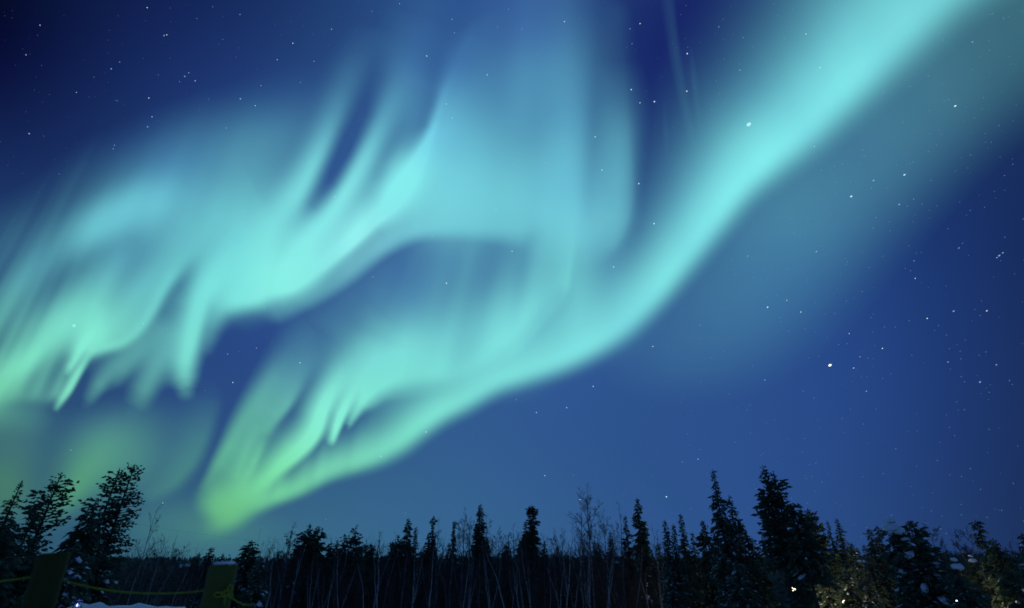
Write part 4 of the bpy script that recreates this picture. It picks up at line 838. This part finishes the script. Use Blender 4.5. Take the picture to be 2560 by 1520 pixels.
def ring(C, R, z, tilt=0.0, n=26, wob_=.004):
    a = np.linspace(0, 2*math.pi, n); return np.c_[C[0]+np.cos(a)*R, C[1]+np.sin(a)*R, z+tilt*np.cos(a)+wob_*np.sin(5*a)]
def toward(P, Q):
    d = (Q-P)[:2]; return d/np.linalg.norm(d)
def build_rope():
    p = Pack()
    _, _, zB, _ = sight(513, 1473, math.hypot(*PB[:2])); _, _, zA, _ = sight(168, 1438, math.hypot(*PA[:2])); zA2 = zA+.025
    n = 40; s = np.linspace(0, 1, n)
    # the rope passes behind each post; one span between them, one going off to the left
    bk = lambda P: P[:2]/np.linalg.norm(P[:2])
    a = np.array([*(PA[:2]+bk(PA)*.080), zA]); b = np.array([*(PB[:2]+bk(PB)*.085), zB])
    P = a+(b-a)*s[:,None]; P[:,2] -= .055*4*s*(1-s); p.add(*rope_piece(P))
    c = np.array([PC[0], PC[1], zA2+.03]); a2 = a+np.array([0,0,.004]); P = a2+(c-a2)*s[:,None]; P[:,2] -= .07*4*s*(1-s); p.add(*rope_piece(P))
    # it comes round the right side of the right post to the knot
    th = np.linspace(0, 1, 14); rt = np.array([bk(PB)[1], -bk(PB)[0]]); an = (1-th)*math.pi*.5-th*.15*math.pi
    p.add(*rope_piece(np.c_[PB[0]+.086*(rt[0]*np.cos(an)+bk(PB)[0]*np.sin(an)), PB[1]+.086*(rt[1]*np.cos(an)+bk(PB)[1]*np.sin(an)), zB-.004-th*.035]))
    # knot on the face of the right post, with two loops and a loose tail
    f = -PB[:2]/np.linalg.norm(PB[:2]); sd = np.array([-f[1], f[0]])      # f: to the viewer, sd: sideways
    _, _, zk, _ = sight(573, 1484, math.hypot(*PB[:2])-.1)
    right = sd if sd[0] > 0 else -sd
    K = np.array([*(PB[:2]+f*.076+right*.042), zk])
    def at(u, w, v): return K+np.array([*(right*u+f*w), v])
    p.add(*rope_piece([at(-.012,.0,.012), at(.016,.022,.014), at(.022,.012,-.012), at(-.006,.024,-.016), at(-.02,.008,.0), at(.0,.026,.012), at(.018,.004,.02)], .0052))
    p.add(*rope_piece([at(.0,.01,.0), at(-.022,.022,.004), at(-.050,.020,.008), at(-.058,.014,-.008), at(-.036,.020,-.018), at(.0,.018,-.008)]))
    p.add(*rope_piece([at(.0,.014,.0), at(.006,.022,-.03), at(.010,.022,-.06), at(.004,.016,-.035), at(.0,.012,.0)]))
    p.add(*rope_piece([at(.006,.012,.02), at(.012,.018,.045), at(.030,.012,.04), at(.034,.004,.008), at(.02,.008,-.006)]))
    p.add(*rope_piece([at(.012,.014,-.004), at(.040,.020,-.022), at(.075,.012,-.044), at(.115,.0,-.060), at(.150,-.02,-.064), at(.165,-.03,-.056)], .0046))
    o = p.build('rope', M_ROPE, smooth=True); tag(o, 'yellow rope slung between the two olive posts and knotted on the right one', 'rope')
build_rope()

# ------------------------------------------------------------------ lamps among the trees
def bulb_mat(name, col, s):
    m = new_mat(name); nt = m.node_tree; out = nd(nt, 'ShaderNodeOutputMaterial'); em = nd(nt, 'ShaderNodeEmission'); em.inputs[0].default_value = (*col, 1); em.inputs[1].default_value = s
    lk(nt, em.outputs[0], out.inputs[0]); m.cycles.emission_sampling = 'NONE'; return m
M_IRON, _, _ = principled('lamp_iron', (.03,.03,.03), .5, .4)
M_WARM = bulb_mat('warm_bulb', (1,.86,.62), 9.0); M_COLD = bulb_mat('cold_bulb', (.40,.50,1), 4.0)
def path_lamp(x, y, dist, watts, label, col=(1,.82,.5)):
    X, Y, Z, mpu = sight(x, y, dist); zg = float(ground_z(X, Y)); h = max(Z-zg, .6); root = empty('path_lamp', (X, Y, zg)); tag(root, label, 'lamp', 'path lamps among the spruces')
    an = np.arange(12)*2*math.pi/12
    def lathe(rows):
        V = np.concatenate([np.c_[np.cos(an)*q, np.sin(an)*q, np.full(12, z)] for z, q in rows])
        F = np.concatenate([np.stack([i*12+np.arange(12), i*12+(np.arange(12)+1) % 12, (i+1)*12+(np.arange(12)+1) % 12, (i+1)*12+np.arange(12)], 1) for i in range(len(rows)-1)]); return V, F
    V, F = lathe([(-.1,.09),(.04,.09),(.06,.045),(h-.22,.035),(h-.18,.07),(h-.15,.08),(h-.15,.001)]); make_mesh('pole', V, [F], M_IRON, root, smooth=True)
    V, F = lathe([(h-.14,.02),(h-.12,.07),(h-.06,.10),(h,.11),(h+.06,.10),(h+.11,.06),(h+.12,.001)]); make_mesh('globe', V, [F], M_WARM, root, smooth=True)
    V, F = lathe([(h+.13,.16),(h+.15,.15),(h+.20,.05),(h+.22,.001)]); make_mesh('cap', V, [F], M_IRON, root, smooth=True)
    l = bpy.data.lights.new('lamp_light', 'POINT'); l.energy = watts; l.color = col; l.shadow_soft_size = .13
    lo = bpy.data.objects.new('lamp_light', l); COL.objects.link(lo); lo.location = (0, 0, h+.0); lo.parent = root
    return root
path_lamp(1984, 1474, 36.0, 900, 'warm path lamp glaring through the branches of the black blunt-topped spruce')
path_lamp(2112, 1506, 39.5, 950, 'path lamp low behind the frosted spruces of the lamplit group')
path_lamp(2392, 1506, 34.0, 480, 'path lamp glinting beside the small black spruce under its mushroom of snow')
# small cold-white lantern in the snow by the left post
def lantern():
    X, Y, Z, mpu = sight(194, 1514, 9.0); zg = float(ground_z(X, Y)); root = empty('lantern', (X, Y, zg)); tag(root, 'small cold white lantern shining at the bottom edge beside the left post', 'lantern')
    p = Pack(); h = Z-zg
    for dx, dy in ((-.03,-.03),(.03,-.03),(.03,.03),(-.03,.03)): p.add(*tube([[dx*1.4,dy*1.4,-.05],[dx,dy,h-.05],[dx*.8,dy*.8,h+.05]], [.006,.006,.005], 6))
    for z in (h-.05, h+.05): p.add(*tube(ring(np.zeros(3), .034, z, n=14, wob_=0), np.full(14, .006), 5))
    p.build('frame', M_IRON, root)
    q = Pack(); q.add(*lump(np.array([0,0,h]), np.array([1,0,0.]), (.014,.014,.02), np.random.default_rng(1), 10, 7)); q.build('bulb', M_COLD, root, smooth=True)
    l = bpy.data.lights.new('lantern_light', 'POINT'); l.energy = 2.5; l.color = (.10,.10,1); l.shadow_soft_size = .03
    lo = bpy.data.objects.new('lantern_light', l); COL.objects.link(lo); lo.location = (0, 0, h+.08); lo.parent = root
lantern()

# ------------------------------------------------------------------ overhead cable
x0 = np.array(sight(330, 1308, 95)[:3]); x1 = np.array(sight(760, 1358, 130)[:3]); s = np.linspace(0, 1, 60)
P = x0+(x1-x0)*s[:,None]; P[:,2] -= .5*4*s*(1-s)
pc = Pack(); pc.add(*tube(P, np.full(60, .007), 5)); M_CABLE, _, _ = principled('cable_rubber', (.02,.02,.022), .6, .3)
o = pc.build('overhead_cable', M_CABLE, smooth=True); tag(o, 'faint thin cable strung across the sky above the left skyline', 'cable')
